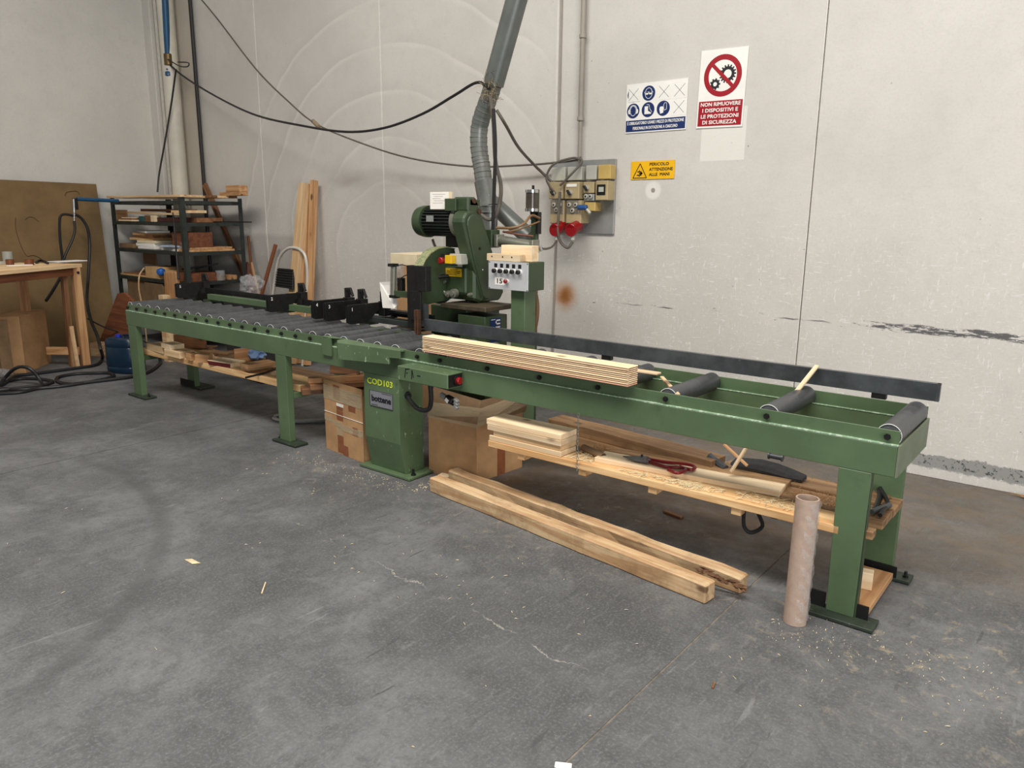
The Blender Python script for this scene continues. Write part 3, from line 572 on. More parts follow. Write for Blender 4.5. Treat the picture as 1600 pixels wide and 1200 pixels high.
tag(MB().tube([at(327, 560, z=Z1+.012), at(332, 555, z=Z1+.03), at(334, 562, z=Z1+.012)], .011, 8, 3).build('wood_shaving', M_woodp), 'curled pale wood shaving left of the upright panel', 'shaving')
def crumple(name, c, r, mat, label, cat, sy=1, sz=.5, seed=1):
    bm = bmesh.new(); bmesh.ops.create_icosphere(bm, subdivisions=3, radius=1); rn = random.Random(seed)
    from mathutils import noise as nz
    vs = []; 
    for v in bm.verts:
        k = 1+.38*nz.noise(v.co*2.2+Vector((seed, 0, 0)))+.18*nz.noise(v.co*6); vs.append(Vector((v.co.x*r*k, v.co.y*r*sy*k, (v.co.z*k+1)*r*sz))+Vector(c))
    fs = [tuple(v.index for v in f.verts) for f in bm.faces]; bm.free()
    zmin = min(v.z for v in vs)
    return tag(MB().add([v+Vector((0, 0, c[2]-zmin)) for v in vs], fs).build(name, mat), label, cat)
crumple('blue_film', (-5.42, .42, Z1), .14, M_bluebag, 'crumpled pale blue plastic film at the back of the left shelf', 'plastic film', .5, .4, 4)
# boards behind the middle leg resting across the crossbar
def bstack(a, b, z, w_, h_, mat, lab): return tag(plank('board_offcut', Vector((*a, z+h_/2)), Vector((*b, z+h_/2)), w_, h_, mat), lab, 'board')
bstack((-4.30, .06), (-4.05, .46), .365, .09, .042, M_woodd, 'lowest brown board across the green crossbar right of the middle leg')
bstack((-4.22, .07), (-3.98, .47), .408, .09, .035, M_woodd, 'second brown board stacked right of the middle leg')
bstack((-4.26, .09), (-4.02, .44), .444, .06, .035, M_woodo, 'top board of the stack right of the middle leg')
tag(brick('panel_offcut', (-4.17, .33, .479), (.22, .015, .12), 28, M_woodd, tilt=(-18, 0)), 'leaning brown panel on the boards behind the middle leg', 'panel')

# ------------------------------------------------------------------ on the right shelf
ZS = .3845
SG = 'short pale pine boards stacked on the left of the hanging shelf'
tag(plank('short_board', (-2.563, .075, ZS+.0145), (-2.09, .075, ZS+.0145), .14, .028, M_woodp), 'bottom pale board of the short stack on the hanging shelf', 'board', SG)
tag(plank('short_board', (-2.54, .082, ZS+.0435), (-2.095, .082, ZS+.0435), .14, .028, M_wood), 'knotty second board of the short stack on the hanging shelf', 'board', SG)
tag(plank('short_board', (-2.575, .075, ZS+.073), (-2.09, .075, ZS+.073), .145, .030, M_woodp), 'third board of the short stack, under the top one', 'board', SG)
tag(plank('short_board', (-2.58, .075, ZS+.104), (-2.092, .077, ZS+.104), .145, .030, M_woodp), 'topmost board of the short stack on the hanging shelf', 'board', SG)
lb = tag(plank('long_board', (-1.93, .12, ZS+.012), (-1.045, .225, ZS+.012), .125, .024, M_woodp), 'long pale pine board under the red shears on the shelf', 'board')
tag(plank('moulded_board', (-1.93, .235, ZS+.012), (-1.05, .325, ZS+.012), .07, .026, M_wdust), 'grey moulded board lying behind the red shears board', 'board')
tag(plank('dusty_timber', (-2.45, .47, ZS+.03), (-1.40, .345, ZS+.03), .13, .06, M_wdust, seg=12, rough=.004), 'dusty dark timber lying along the back of the hanging shelf', 'timber')
tag(plank('dusty_board', (-1.4, .42, ZS+.007), (-.66, .40, ZS+.007), .14, .014, M_wdust), 'thin sawdust-covered board at the back right of the shelf', 'board')
tag(MB().pipe((-2.06, .17, ZS+.02), (-1.90, .105, ZS+.02), .019, .004, 14).build('cardboard_roll', M_cardd), 'small brown cardboard roll beside the front chain on the shelf', 'tube')
# shears
shr = thing('tin_snips', 'red-handled metal shears lying on the long pale shelf board', 'shears', (-1.6, .16, ZS+.026))
zt_ = ZS+.034
A0 = at(973, 714, z=zt_); A1 = at(1015, 719, z=zt_); H1 = at(1085, 732, z=zt_); H2 = at(1060, 738, z=zt_)
MB().prism([A0, at(1012, 714, z=zt_), at(1018, 718, z=zt_), at(1012, 724, z=zt_), at(990, 720, z=zt_)], (0, 0, .006)).build('blade', M_fence, shr, .001)
MB().tube([at(1010, 717, z=zt_), at(1040, 722, z=zt_), at(1062, 724, z=zt_+.005), at(1080, 727, z=zt_+.008), at(1086, 731, z=zt_+.006), at(1078, 734, z=zt_+.004), at(1062, 729, z=zt_+.004)], .008, 10, 5).build('handle', M_redh, shr, smooth=True)
MB().tube([at(1010, 720, z=zt_), at(1035, 728, z=zt_), at(1048, 730, z=zt_+.003), at(1066, 731, z=zt_+.004), at(1071, 735, z=zt_+.004), at(1058, 739, z=zt_+.002), at(1044, 734, z=zt_)], .008, 10, 5).build('handle', M_redh, shr, smooth=True)
MB().cyl(at(1003, 714, z=zt_), at(1003, 714, z=zt_)+Vector((0, 0, .012)), .006, 10).build('pivot_bolt', M_black, shr)
# cloth strap
cl = MB(); ptsu = [(1148, 708), (1185, 706), (1205, 712), (1230, 722), (1255, 727)]; ptsl = [(1140, 727), (1180, 735), (1205, 741), (1230, 748), (1254, 752)]
vs = []; fs = []
for i, (u_, l_) in enumerate(zip(ptsu, ptsl)):
    a = at(*l_, z=ZS+.028); b = a+Vector((.005, .065, .012)) if i < 4 else a+Vector((.0, .06, .0)); hh = (.015, .03, .028, .02, .014)[i]
    vs += [a, a+Vector((0, .01, hh)), b+Vector((0, 0, hh)), b+Vector((0, .005, -.01))]
for i in range(4):
    for k in range(4): fs.append((i*4+k, i*4+(k+1) % 4, i*4+4+(k+1) % 4, i*4+4+k))
fs += [(0, 1, 2, 3), (16, 17, 18, 19)]
tag(cl.add(vs, fs).build('cloth_strip', M_cloth, bev=.004), 'folded black cloth strip on the hanging shelf behind the boards', 'cloth')
tag(MB().cyl((-1.21, .50, ZS+.072), (-1.15, .50, ZS+.072), .012, 14).cyl((-1.215, .50, ZS+.072), (-1.208, .50, ZS+.072), .017, 14).cyl((-1.152, .50, ZS+.072), (-1.145, .50, ZS+.072), .017, 14).build('steel_spool', M_fence), 'small steel spool lying on the black cloth strip', 'spool')
tag(MB().tube([at(1108, 712, z=.445), at(1120, 722, z=.425), at(1134, 732, z=.41)], .018, 8, 4).build('metal_strip', M_fence), 'curved grey metal strip propped against the black cloth', 'strip')
tag(plank('thin_lath', at(1131, 694, y=.30), at(1168, 728, y=.30), .014, .012, M_woodo), 'thin brown lath leaning up to the right behind the crossed stick', 'lath')
tag(plank('pale_lath', at(1143, 736, y=.22), at(1172, 690, y=.22), .03, .012, M_woodp), 'pale lath leaning from the shelf up to the beam', 'lath')
# clamp
ck = thing('iron_clamp', 'black iron clamp lying on the right end of the hanging shelf', 'clamp', (-.655, .30, ZS))
cz = .388
def pc(px, py, dz=0): p_ = at(px, py, z=cz+.015); return p_+Vector((0, 0, dz))
MB().tube([pc(1366, 797), pc(1370, 789), pc(1375, 775), pc(1373, 768, .01)], .011, 8, 3).build('jaw', M_black, ck)
MB().tube([pc(1375, 805), pc(1381, 796), pc(1387, 785), pc(1380, 775, .01), pc(1374, 769, .02)], .009, 8, 3).build('frame', M_black, ck)
MB().tube([pc(1362, 800), pc(1390, 789)], .012, 8, 1).build('screw', M_fence, ck)
tag(MB().tube([(-1.15, .06, .335), (-1.14, .05, .26), (-1.11, .06, .235), (-1.07, .08, .27), (-1.10, .10, .325), (-1.03, .14, .30), (-.98, .16, .335)], .009, 6, 5).build('strap_loop', M_cloth), 'dark strap loop hanging below the right shelf board', 'strap')
def shavings(name, mat, spots, n, lab, z, cat='sawdust', sl=.03, seed=3, zr=.006):
    rn = random.Random(seed); mb = MB()
    for _ in range(n):
        x0, x1, y0, y1 = rn.choice(spots); c = Vector((rn.uniform(x0, x1), rn.uniform(y0, y1), z+rn.random()*zr+.001)); a = rn.uniform(0, PI); L = rn.uniform(.2, 1)*sl; t = rn.uniform(.0006, .0016)
        u = Vector((math.cos(a), math.sin(a), 0)); v = Vector((-math.sin(a), math.cos(a), 0)); k = Vector((0, 0, rn.uniform(0, .005)))
        mb.add([c-u*L, c-u*L+v*t*2, c+u*L+v*t*2+k, c+u*L+k, c+v*t+Vector((0, 0, .004))], [(0, 1, 4), (1, 2, 4), (2, 3, 4), (3, 0, 4)])
    return tag(mb.build(name, mat), lab, cat, kind='stuff')
shavings('wood_shavings', M_shav, [(-1.75, -1.35, .01, .06), (-1.5, -1.25, .01, .09), (-1.2, -.85, .02, .14), (-2.07, -1.93, .02, .16)], 420, 'pale curly wood shavings on the front board of the hanging shelf', ZS)
shavings('brown_sawdust', M_dust, [(-1.1, -.66, .2, .48), (-2.05, -1.9, .15, .3), (-1.0, -.8, .15, .3)], 500, 'brown sawdust heaped on the back of the hanging shelf', ZS+.002, sl=.012, seed=5, zr=.012)
shavings('floor_splinters', M_shav, [(-4.2, -3.2, -.5, -.06), (-1.0, -.2, -.7, 0), (-3, -1.2, -1, -.4), (-4.5, 1, -2.3, -.3), (0, 1.5, -.5, 1.5), (-3.1, -3.0, -.1, .1)], 200, 'pale wood splinters scattered over the concrete floor', 0, 'splinters', .009, 9, .001)
shavings('floor_sawdust', M_shav, [(-4.0, -3.1, -.22, -.04), (-2.9, -2.0, .0, .3), (-.9, -.1, -.35, .0)], 400, 'fine pale sawdust drifts beside the pedestal and right leg', 0, 'sawdust', .0035, 11, .001)
crumple('rubble_dust', (.0, 2.09, 0), .28, M_dust, 'low heap of brown sawdust at the foot of the right wall', 'sawdust', .12, .05, 9)['kind'] = 'stuff'

# ------------------------------------------------------------------ on top of the bench: stack of thin boards
st = thing('batten_bundle', 'long stack of thin pale battens lying on the rollers by the fence', 'stack of battens', (-2.4, .1, .822))
pa0 = at(660, 547, z=.83); pb0 = at(981, 602, z=.83); dirb = (pb0-pa0).normalized(); nb = Vector((-dirb.y, dirb.x, 0))
Wb = .085
for i in range(10):
    j = random.uniform(-.002, .002); z_ = .8215+i*.0092
    a = pa0+nb*(Wb/2+j); b = pb0+nb*(Wb/2+j); a.z = b.z = z_+.0033
    plank('batten', a, b, Wb, .0060, M_woodp if i > 2 else wood('pine_pink%d' % i, srgb(222, 176, 148), srgb(196, 140, 112), False) if i == 0 else M_woodp, st, bev=.0018)
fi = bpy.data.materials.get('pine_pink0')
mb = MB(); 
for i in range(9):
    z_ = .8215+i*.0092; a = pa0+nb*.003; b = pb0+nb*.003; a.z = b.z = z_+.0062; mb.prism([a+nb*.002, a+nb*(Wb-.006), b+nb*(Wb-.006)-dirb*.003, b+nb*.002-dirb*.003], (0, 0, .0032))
tag(mb.build('gap_shadow', simple('batten_gap_shade', srgb(136, 88, 66), .9), st), None)  # reddish-brown strips painted as the shade in the gaps between battens
tag(plank('pale_strip', at(985, 584, z=.832)+Vector((-.12, .09, 0)), at(1030, 584, z=.832), .045, .010, M_woodp), 'short pale strip sticking out behind the batten stack', 'strip')
s1 = tag(plank('pale_stick', at(1237, 621, y=.36), at(1277, 571, y=.51), .022, .010, M_woodp), 'pale stick leaning over the fence between the last rollers', 'stick')
s2 = tag(plank('orange_stick', at(1034, 589, y=.20), at(1060, 617, y=.03), .018, .010, M_wood), 'short pine stick propped on the front flange right of the battens', 'stick')

# ------------------------------------------------------------------ timbers on the floor, tube, low boards
def floortimber(pa, pb, w_, h_, lab, rough=.003):
    a = at(*pa, z=0); b = at(*pb, z=0); dd = (b-a).normalized(); n = Vector((-dd.y, dd.x, 0)); o = n*w_/2+Vector((0, 0, h_/2))
    return tag(plank('timber_beam', a+o, b+o, w_, h_, M_timber, bev=.006, seg=16, rough=rough), lab, 'timber')
floortimber((671, 768), (1101, 945), .078, .088, 'front worn square timber lying on the floor before the bench')
t2 = floortimber((700, 754), (1155, 930), .075, .082, 'rear rougher timber with a waney end on the floor', .007)
ba, bb = at(1085, 893, z=.085), at(1163, 921, z=.06); rn = random.Random(2); mb = MB()
for k in range(26):
    f_ = k/25; c = ba.lerp(bb, f_)+Vector((rn.uniform(-.01, .01), rn.uniform(.0, .05), rn.uniform(-.012, .004))); u_ = Vector((rn.uniform(.015, .035), rn.uniform(-.01, .01), 0)); v_ = Vector((0, rn.uniform(.006, .014), rn.uniform(-.006, .006)))
    mb.add([c-u_, c-v_, c+u_, c+v_, c+Vector((0, 0, .007)), c-Vector((0, 0, .008))], [(0, 1, 4), (1, 2, 4), (2, 3, 4), (3, 0, 4), (1, 0, 5), (2, 1, 5), (3, 2, 5), (0, 3, 5)])
bk = mb.build('bark', simple('bark', srgb(96, 66, 44), .95, 0, .4, 30), None); bk.parent = t2; bk.matrix_parent_inverse = (Matrix.Translation(t2.location)@t2.rotation_euler.to_matrix().to_4x4()).inverted(); bk['kind'] = 'stuff'
ct = thing('cardboard_tube', 'tall brown cardboard tube in clear film standing by the right leg', 'tube', (-.83, -.145, 0))
MB().pipe((-.832, -.145, 0), (-.832, -.130, .52), .044, .006, 32).build('tube_wall', M_kraft, ct, smooth=True)
rn = random.Random(3); vs = []; fs = []; NZ, NA = 26, 14
for i in range(NZ+1):
    z_ = .02+.49*i/NZ
    for k in range(NA+1):
        a = math.radians(-75+150*k/NA); r_ = .046+.004*math.sin(i*1.7+k*.9)+rn.uniform(0, .0025)+(.022 if k > 9 else 0)*(.6+.4*math.sin(i*.8))*(k-9)/5
        vs.append(Vector((-.832+r_*math.cos(a), -.143+r_*math.sin(a)*.95+.014*z_/.5, z_)))
for i in range(NZ):
    for k in range(NA): fs.append((i*(NA+1)+k, i*(NA+1)+k+1, (i+1)*(NA+1)+k+1, (i+1)*(NA+1)+k))
MB().add(vs, fs).build('film_wrap', M_film, ct, smooth=True)
tag(plank('low_board', (-.68, .03, .036), (-.68, .455, .036), .145, .030, M_woodo, up=(0, 0, 1)), 'orange-brown board lying low between the two right legs', 'board')
tag(brick('pine_block', at(1350, 917, z=.052), (.06, .05, .075), 10, M_woodp), 'small pale pine block standing on the low board by the right leg', 'block')
tag(brick('floor_offcut', at(700, 750, z=0)+Vector((-.03, .02, 0)), (.10, .05, .02), 12, M_woodp), 'flat pale offcut between the pedestal foot and the timbers', 'offcut')
tag(brick('floor_offcut', at(1052, 805, z=0), (.12, .03, .012), -12, M_woodd), 'small brown stick in the shadow under the hanging shelf', 'offcut')
tag(MB().add([at(288, 874, z=.002), at(300, 873, z=.002), at(314, 880, z=.003), at(300, 881, z=.002), at(300, 877, z=.008)], [(0, 1, 4), (1, 2, 4), (2, 3, 4), (3, 0, 4)]).build('wood_chip', M_shav), 'pale flat wood chip on the open floor at left', 'chip')
tag(MB().tube([at(409, 927, z=.004), at(415, 910, z=.004)], .003, 5, 1).build('splinter', M_woodp), 'upright-looking pale splinter on the floor left of the crack', 'splinter')
tag(brick('white_chip', at(880, 1197, z=0), (.05, .025, .004), 30, M_white), 'white scrap at the bottom edge by the floor joint', 'scrap')
tag(MB().tube([at(1113, 1075, z=.004), at(1117, 1066, z=.004)], .004, 6, 1).build('dark_chip', M_woodd), 'small dark chip on the floor right of the joint', 'chip')
tag(MB().tube([at(905, 980, z=.003), at(911, 1060, z=.003)], .002, 5, 1).build('tmp', M_woodp)) if 0 else None

# ------------------------------------------------------------------ cardboard boxes under the bench
def carton(name, c4, h, mat, lab, open_top=False, flap=0):
    """c4: four floor corners, anticlockwise from front-left"""
    t = thing(name, lab, 'box', sum(c4, Vector())/4)
    n = [q.copy() for q in c4]; T = .005
    for i in range(4):
        a, b = n[i], n[(i+1) % 4]; dd = (b-a).normalized(); inn = Vector((-dd.y, dd.x, 0))*T
        MB().prism([a, b, b+Vector((0, 0, h)), a+Vector((0, 0, h))], inn).build('side', mat, t, .001)
    cen = sum(n, Vector())/4
    MB().prism([q+(cen-q)*.03+Vector((0, 0, .003)) for q in n], (0, 0, .004)).build('bottom', mat, t)
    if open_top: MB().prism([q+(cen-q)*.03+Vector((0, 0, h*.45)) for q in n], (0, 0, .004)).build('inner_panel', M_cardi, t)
    else: MB().prism([q+(cen-q)*.01+Vector((0, 0, h-.004)) for q in n], (0, 0, .004)).build('top_panel', mat, t, .001)
    return t
a, b = Vector((-4.122, .11, 0)), Vector((-3.66, .055, 0)); dd = (b-a).normalized(); nn = Vector((-dd.y, dd.x, 0))
bl = carton('cardboard_box', [a, b, b+nn*.32, a+nn*.32], .49, M_card, 'taped open cardboard box standing left of the green pedestal', True)
Fb = Frame(a, dd, (0, 0, 1)); Lb = (b-a).length
def patch(F_, par, q, mat, nm='tape', d=.0015): m_ = MB(); F_.rect(m_, *q, .0006, d); m_.build(nm, mat, par)
patch(Fb, bl, (.155, .225, .01, .13), M_tapeb); patch(Fb, bl, (.215, .28, 0, .07), M_tapeb, d=.001); patch(Fb, bl, (.155, .22, .13, .22), M_tape); patch(Fb, bl, (.155, .23, .235, .30), M_tapeb); patch(Fb, bl, (.155, .24, .33, .35), M_white, 'paper_label'); patch(Fb, bl, (.155, .23, .305, .33), M_tapeb)
patch(Fb, bl, (0, Lb-.01, .36, .455), M_tape, d=.003); m_ = MB(); Fb.poly(m_, [(0, .21), (.1, .195), (.25, .17), (Lb, .17), (Lb, .215), (.2, .21), (0, .245)], .0006, .002); m_.build('tape', M_tape, bl)
patch(Fb, bl, (.12, .2, .37, .47), M_tapeb, d=.001); patch(Fb, bl, (.30, .38, .32, .36), M_tapeb, d=.001); patch(Fb, bl, (.34, .40, .165, .22), M_tapeb, d=.001)
patch(Fb, bl, (0, Lb, .268, .271), M_white, 'string', .003)
a, b = Vector((-3.225, .205, 0)), Vector((-2.864, .247, 0)); b2 = Vector((-2.84, .66, 0)); a2 = Vector((-3.24, .62, 0))
br_ = carton('cardboard_box', [a, b, b2, a2], .375, M_card, 'large brown cardboard box right of the green pedestal under the beam')
up = Vector((0, 0, 1))
MB().prism([a+up*.375, b+up*.375, b2+up*.375, a2+up*.375], (0, 0, .004)).build('top_panel', M_card, br_)
MB().add([a+up*.37+Vector((0, -.004, 0)), b+up*.37+Vector((.004, -.004, 0)), b+up*.50+Vector((-.01, .05, 0)), a+up*.54+Vector((.0, .05, 0)), a+up*.37+Vector((0, .01, 0)), b+up*.37+Vector((0, .01, 0)), b+up*.50+Vector((-.01, .056, 0)), a+up*.54+Vector((0, .056, 0))], [(0, 1, 2, 3), (7, 6, 5, 4), (0, 3, 7, 4), (1, 5, 6, 2), (2, 6, 7, 3)]).build('flap', M_cardd, br_)
MB().add([b+up*.37+Vector((.005, 0, 0)), b2+up*.37+Vector((.02, .0, 0)), b2+up*.53+Vector((.07, 0, 0)), b+up*.50+Vector((-.01, .05, 0)), b+up*.37+Vector((0, .0, 0)), b2+up*.37+Vector((.015, 0, 0)), b2+up*.53+Vector((.065, 0, 0)), b+up*.5+Vector((-.015, .05, 0))], [(0, 1, 2, 3), (7, 6, 5, 4), (0, 4, 5, 1), (2, 6, 7, 3), (1, 5, 6, 2), (0, 3, 7, 4)]).build('flap', M_cardd, br_)
MB().add([a+up*.36+Vector((-.001, -.008, 0)), b+up*.345+Vector((.008, -.008, 0)), b+up*.46+Vector((.004, .03, 0)), a+up*.45+Vector((0, .02, 0))], [(0, 1, 2, 3)]).build('tape_band', M_tape, br_)
MB().add([b+up*.345+Vector((.008, -.008, 0)), b2+up*.43+Vector((.06, 0, 0)), b2+up*.52+Vector((.08, 0, 0)), b+up*.46+Vector((.004, .03, 0))], [(0, 1, 2, 3)]).build('tape_band', M_tape, br_)
Fb = Frame(b, (b2-b), (0, 0, 1)); patch(Fb, br_, (.18, .25, 0, .25), M_tapeb)
pg = thing('cable_plug', 'grey and black multi-pin cable plug hanging under the switch box', 'plug', (-2.86, -.04, .55))
p0, p1 = at(690, 617, y=-.03), at(716, 632, y=-.05); dq = (p1-p0)
MB().cyl(p0, p0+dq*.35, .016, 12).build('sleeve', M_gplate, pg); MB().cyl(p0+dq*.35, p0+dq*.75, .024, 8).build('body', M_black, pg, .003)
for k in (-1, 0, 1): MB().box(-.008, .02, -.012, .012, -.008, .008, Matrix.Translation(p0+dq*.85+Vector((0, 0, k*.018)))@Euler((0, .6, 0)).to_matrix().to_4x4()).build('connector', M_gplate, pg, .002)
MB().box(-.012, .012, -.027, -.024, -.010, .010, Matrix.Translation(p0+dq*.5)@Euler((0, .6, 0)).to_matrix().to_4x4()).build('label', M_white, pg)
tag(MB().tube([(-4.95, .45, .016), (-5.05, .36, .016), (-5.0, .30, .016), (-4.85, .33, .016), (-4.6, .55, .018), (-4.2, .8, .016)], .016, 8, 6).build('grey_hose', M_gplate), 'grey hose curled on the floor behind the middle leg', 'hose')
tag(MB().tube([(-4.40, .28, .16), (-4.2, .3, .17), (-4.05, .33, .16), (-3.9, .45, .14)], .022, 8, 5).build('hanging_bundle', M_black, smooth=True), 'dark cable bundle in the gloom left of the taped box', 'cable') if 0 else None

# ------------------------------------------------------------------ saw
SW = thing('cross_cut_saw', 'green cross-cut saw with motor and slanted belt guard behind the bench', 'saw', (-3.4, .95, 0))
MB().box(-3.43, -3.19, .70, .93, 0, .93).build('column', M_dgreen, SW, .004)
MB().box(-3.78, -3.44, .80, 1.15, .0, .96).build('column', M_dgreen, SW, .004)
MB().box(-3.57, -3.17, .68, .99, .965, .995).build('table_plate', simple('oiled_plate', srgb(84, 74, 58), .5, .3, .3, 12), SW, .003)
Fs = Frame((-3.188, .70, 0), (0, 1, 0), (0, 0, 1)); mb = MB(); Fs.rect(mb, .05, .16, .76, .915, 0, .001); stk = mb.build('sticker', M_blue, SW); 
mb = MB()
for q_ in ((.105, .150, .895, .903), (.105, .150, .872, .880), (.105, .113, .872, .903), (.105, .150, .850, .858), (.105, .150, .830, .838), (.105, .150, .806, .814), (.142, .150, .806, .838), (.06, .10, .905, .908)): Fs.rect(mb, *q_, .001, .0018)
mb.build('sticker_lettering', M_white, SW)
# belt guard, plate in the Y-Z plane
XG = -3.36; gd = [(.684, 1.53), (.69, 1.565), (.715, 1.592), (.752, 1.606), (.79, 1.60), (.83, 1.575), (.87, 1.50), (.925, 1.35), (.962, 1.20), (.985, 1.06), (.975, 1.01), (.94, .995), (.90, .998), (.878, 1.02), (.827, 1.155), (.766, 1.292)]
gp = MB().prism([(XG, y_, z_) for y_, z_ in gd], (-.11, 0, 0)).build('belt_guard', M_dgreen, SW, .012)
cg_ = [(.835, 1.30)]; inner = [(y_+(.835-y_)*.18, z_+(1.3-z_)*.08) for y_, z_ in gd]
MB().prism([(XG-.001, y_, z_) for y_, z_ in inner], (.012, 0, 0)).build('guard_cover', M_dgreen, SW, .008)
for y_, z_ in ((.83, 1.36), (.93, 1.11)): MB().cyl((XG+.01, y_, z_), (XG+.016, y_, z_), .009, 10).build('screw', M_black, SW)
MB().cyl((XG+.01, .86, 1.22), (XG+.014, .86, 1.22), .005, 8).build('screw', M_bright, SW)
# body behind guard
MB().prism([(-3.49, y_, z_) for y_, z_ in ((.80, 1.30), (.80, 1.02), (.86, .998), (1.08, .998), (1.12, 1.05), (1.06, 1.30))], (.12, 0, 0)).build('gear_case', M_dgreen, SW, .015)
MB().prism([(-3.66, y_, z_) for y_, z_ in ((.77, 1.235), (.77, 1.06), (.83, 1.01), (1.0, 1.01), (1.0, 1.235))], (.24, 0, 0)).build('gear_case', M_dgreen, SW, .01)
for px, py, r_ in ((712, 458, .03), (703, 459, .022), (737, 460, .012)):
    c = at(px, py, y=.765); MB().cyl(c, c-Vector((0, .03, 0)), r_, 16).cyl(c-Vector((0, .03, 0)), c-Vector((0, .04, 0)), r_*.5, 12).build('locking_knob', M_cyl, SW, smooth=True)
MB().tube([at(697, 460, y=.76), at(691, 452, y=.75), at(691, 444, y=.75), at(697, 438, y=.76)], .012, 10, 5).build('collar_pipe', M_cyl, SW, smooth=True)
c0_, c1_ = at(684, 433, y=.70), at(701, 431, y=.76)
MB().tube([c0_, c1_], .013, 10, 1).build('grip', M_black, SW, smooth=True); MB().tube([at(680, 437, y=.68), at(680, 429, y=.68), at(697, 426, y=.76)], .004, 6, 1).build('bracket', M_chrome, SW)
# head casting, arm
MB().prism([(-3.50, y_, z_) for y_, z_ in ((.74, 1.60), (.74, 1.69), (.82, 1.69), (.86, 1.62), (.94, 1.45), (1.02, 1.28), (.90, 1.28), (.84, 1.5))], (.13, 0, 0)).build('head_casting', M_dgreen, SW, .01)
MB().box(-3.66, -3.37, .76, .86, 1.635, 1.675).build('motor_plate', M_dgreen, SW, .004); MB().box(-3.56, -3.46, .72, .74, 1.60, 1.68).build('bracket', M_dgreen, SW, .003)
for y_, z_ in ((.795, 1.665), (.845, 1.60)): MB().cyl((-3.37, y_, z_), (-3.36, y_, z_), .017, 12).build('hinge_bolt', M_rust, SW)
# motor
my, mz, mr = .82, 1.53, .098
mo = MB().cyl((-3.81, my, mz), (-3.50, my, mz), mr*.84, 24).build('motor_body', M_black, SW, smooth=True)
fin = MB()
for i in range(28):
    a = 2*PI*i/28; u = Vector((0, math.cos(a), math.sin(a))); v = Vector((0, -math.sin(a), math.cos(a)))*.0025
    p_ = Vector((-3.79, my, mz)); fin.prism([p_+u*mr*.80-v, p_+u*mr*1.0-v, p_+u*mr*1.0+v, p_+u*mr*.80+v], (.27, 0, 0))
fin.build('cooling_fins', simple('fin_metal', srgb(52, 56, 52), .4, .4), mo)
MB().lathe([(mr*.75, 0), (mr*1.02, .02), (mr*1.1, .06), (mr*1.1, .10)], (-3.895, my, mz), (1, 0, 0), 28).build('fan_cover', M_dgreen, SW, smooth=True)
MB().cyl((-3.525, my, mz), (-3.49, my, mz), mr*1.02, 24).build('motor_flange', M_cyl, SW, smooth=True); MB().cyl((-3.49, my, mz), (-3.46, my, mz), mr*.8, 24).build('motor_flange', M_cyl, SW)
MB().box(-3.74, -3.58, my-.04, my+.04, mz+mr*.9, mz+mr*1.12).build('terminal_box', M_dgreen, SW, .004)
MB().box(-3.73, -3.665, my-mr*1.03, my-mr*.98, mz+.0, mz+.04).build('motor_nameplate', M_gplate, SW)
MB().tube([at(676, 374, y=.82), at(680, 385, y=.82), at(689, 395, y=.84)], .009, 8, 5).build('motor_cable', M_cable, SW, smooth=True)
MB().box(-3.66, -3.46, .83, 1.0, 1.36, 1.44).build('motor_mount', M_black, SW, .004)
# switch with emergency stop
def pbox(nm, px0, py0, px1, py1, y, dep, mat, par, bev=.002):
    a_ = at(px0, py1, y=y); b_ = at(px1, py0, y=y); zt_ = at((px0+px1)/2, py0, y=y).z; zb2 = at((px0+px1)/2, py1, y=y).z
    return MB().box(a_.x, b_.x, y, y+dep, zb2, zt_).build(nm, mat, par, bev)
pbox('switch_housing', 699, 397, 720, 413, .70, .07, M_lgrey, SW); pbox('switch_guard', 695, 399, 705, 412, .655, .045, M_yelp, SW); pbox('switch_block', 689, 396, 696, 403, .66, .05, M_black, SW)
c = at(692, 407, y=.66); MB().cyl(c, c-Vector((0, .03, 0)), .022, 16).build('stop_button', M_redp, SW, .004)
Fw = Frame((-3.60, .769, 1.17), (1, 0, 0), (0, 0, 1)); mb = MB(); Fw.rect(mb, -.0, .145, 0, .055, 0, .001); wl_ = mb.build('warning_label', M_yelp, SW)
for i, (a_, b_) in enumerate(((.04, .11), (.01, .135), (.01, .13), (.03, .10))): mb = MB(); Fw.rect(mb, a_, b_, .044-i*.011, .048-i*.011, .001, .0016); mb.build('label_line', M_ink, wl_)
# blade shroud
XS = -3.60; arc = [(.545, 1.235), (.575, 1.28), (.63, 1.325), (.70, 1.352), (.78, 1.36), (.86, 1.345)]
MB().prism([(XS, y_, z_) for y_, z_ in [(.515, .985), (.525, 1.15)]+arc+[(.9, 1.2), (.86, 1.02), (.80, 1.005)]], (-.055, 0, 0)).build('blade_guard', M_dgreen, SW, .003)
vs = []; rim = [(.545-.012, 1.235)]+[(y_-.006, z_+.006) for y_, z_ in arc[1:]]
MB().prism([(XS+.002, y_, z_) for y_, z_ in arc]+[(XS+.002, y_, z_+.007) for y_, z_ in arc[::-1]], (-.075, -.004, 0)).build('guard_rim', simple('worn_rim', srgb(150, 150, 110), .6, 0, .3, 40, wear=srgb(90, 110, 80), wearamt=.5), SW)
cbl = Vector((XS-.03, .75, 1.15)); MB().cyl(cbl-Vector((.002, 0, 0)), cbl+Vector((.002, 0, 0)), .17, 40).build('saw_blade', M_fence, SW)
MB().box(XS+.0, XS+.04, .53, .56, .85, 1.0).build('slot_guard', M_fence, SW)
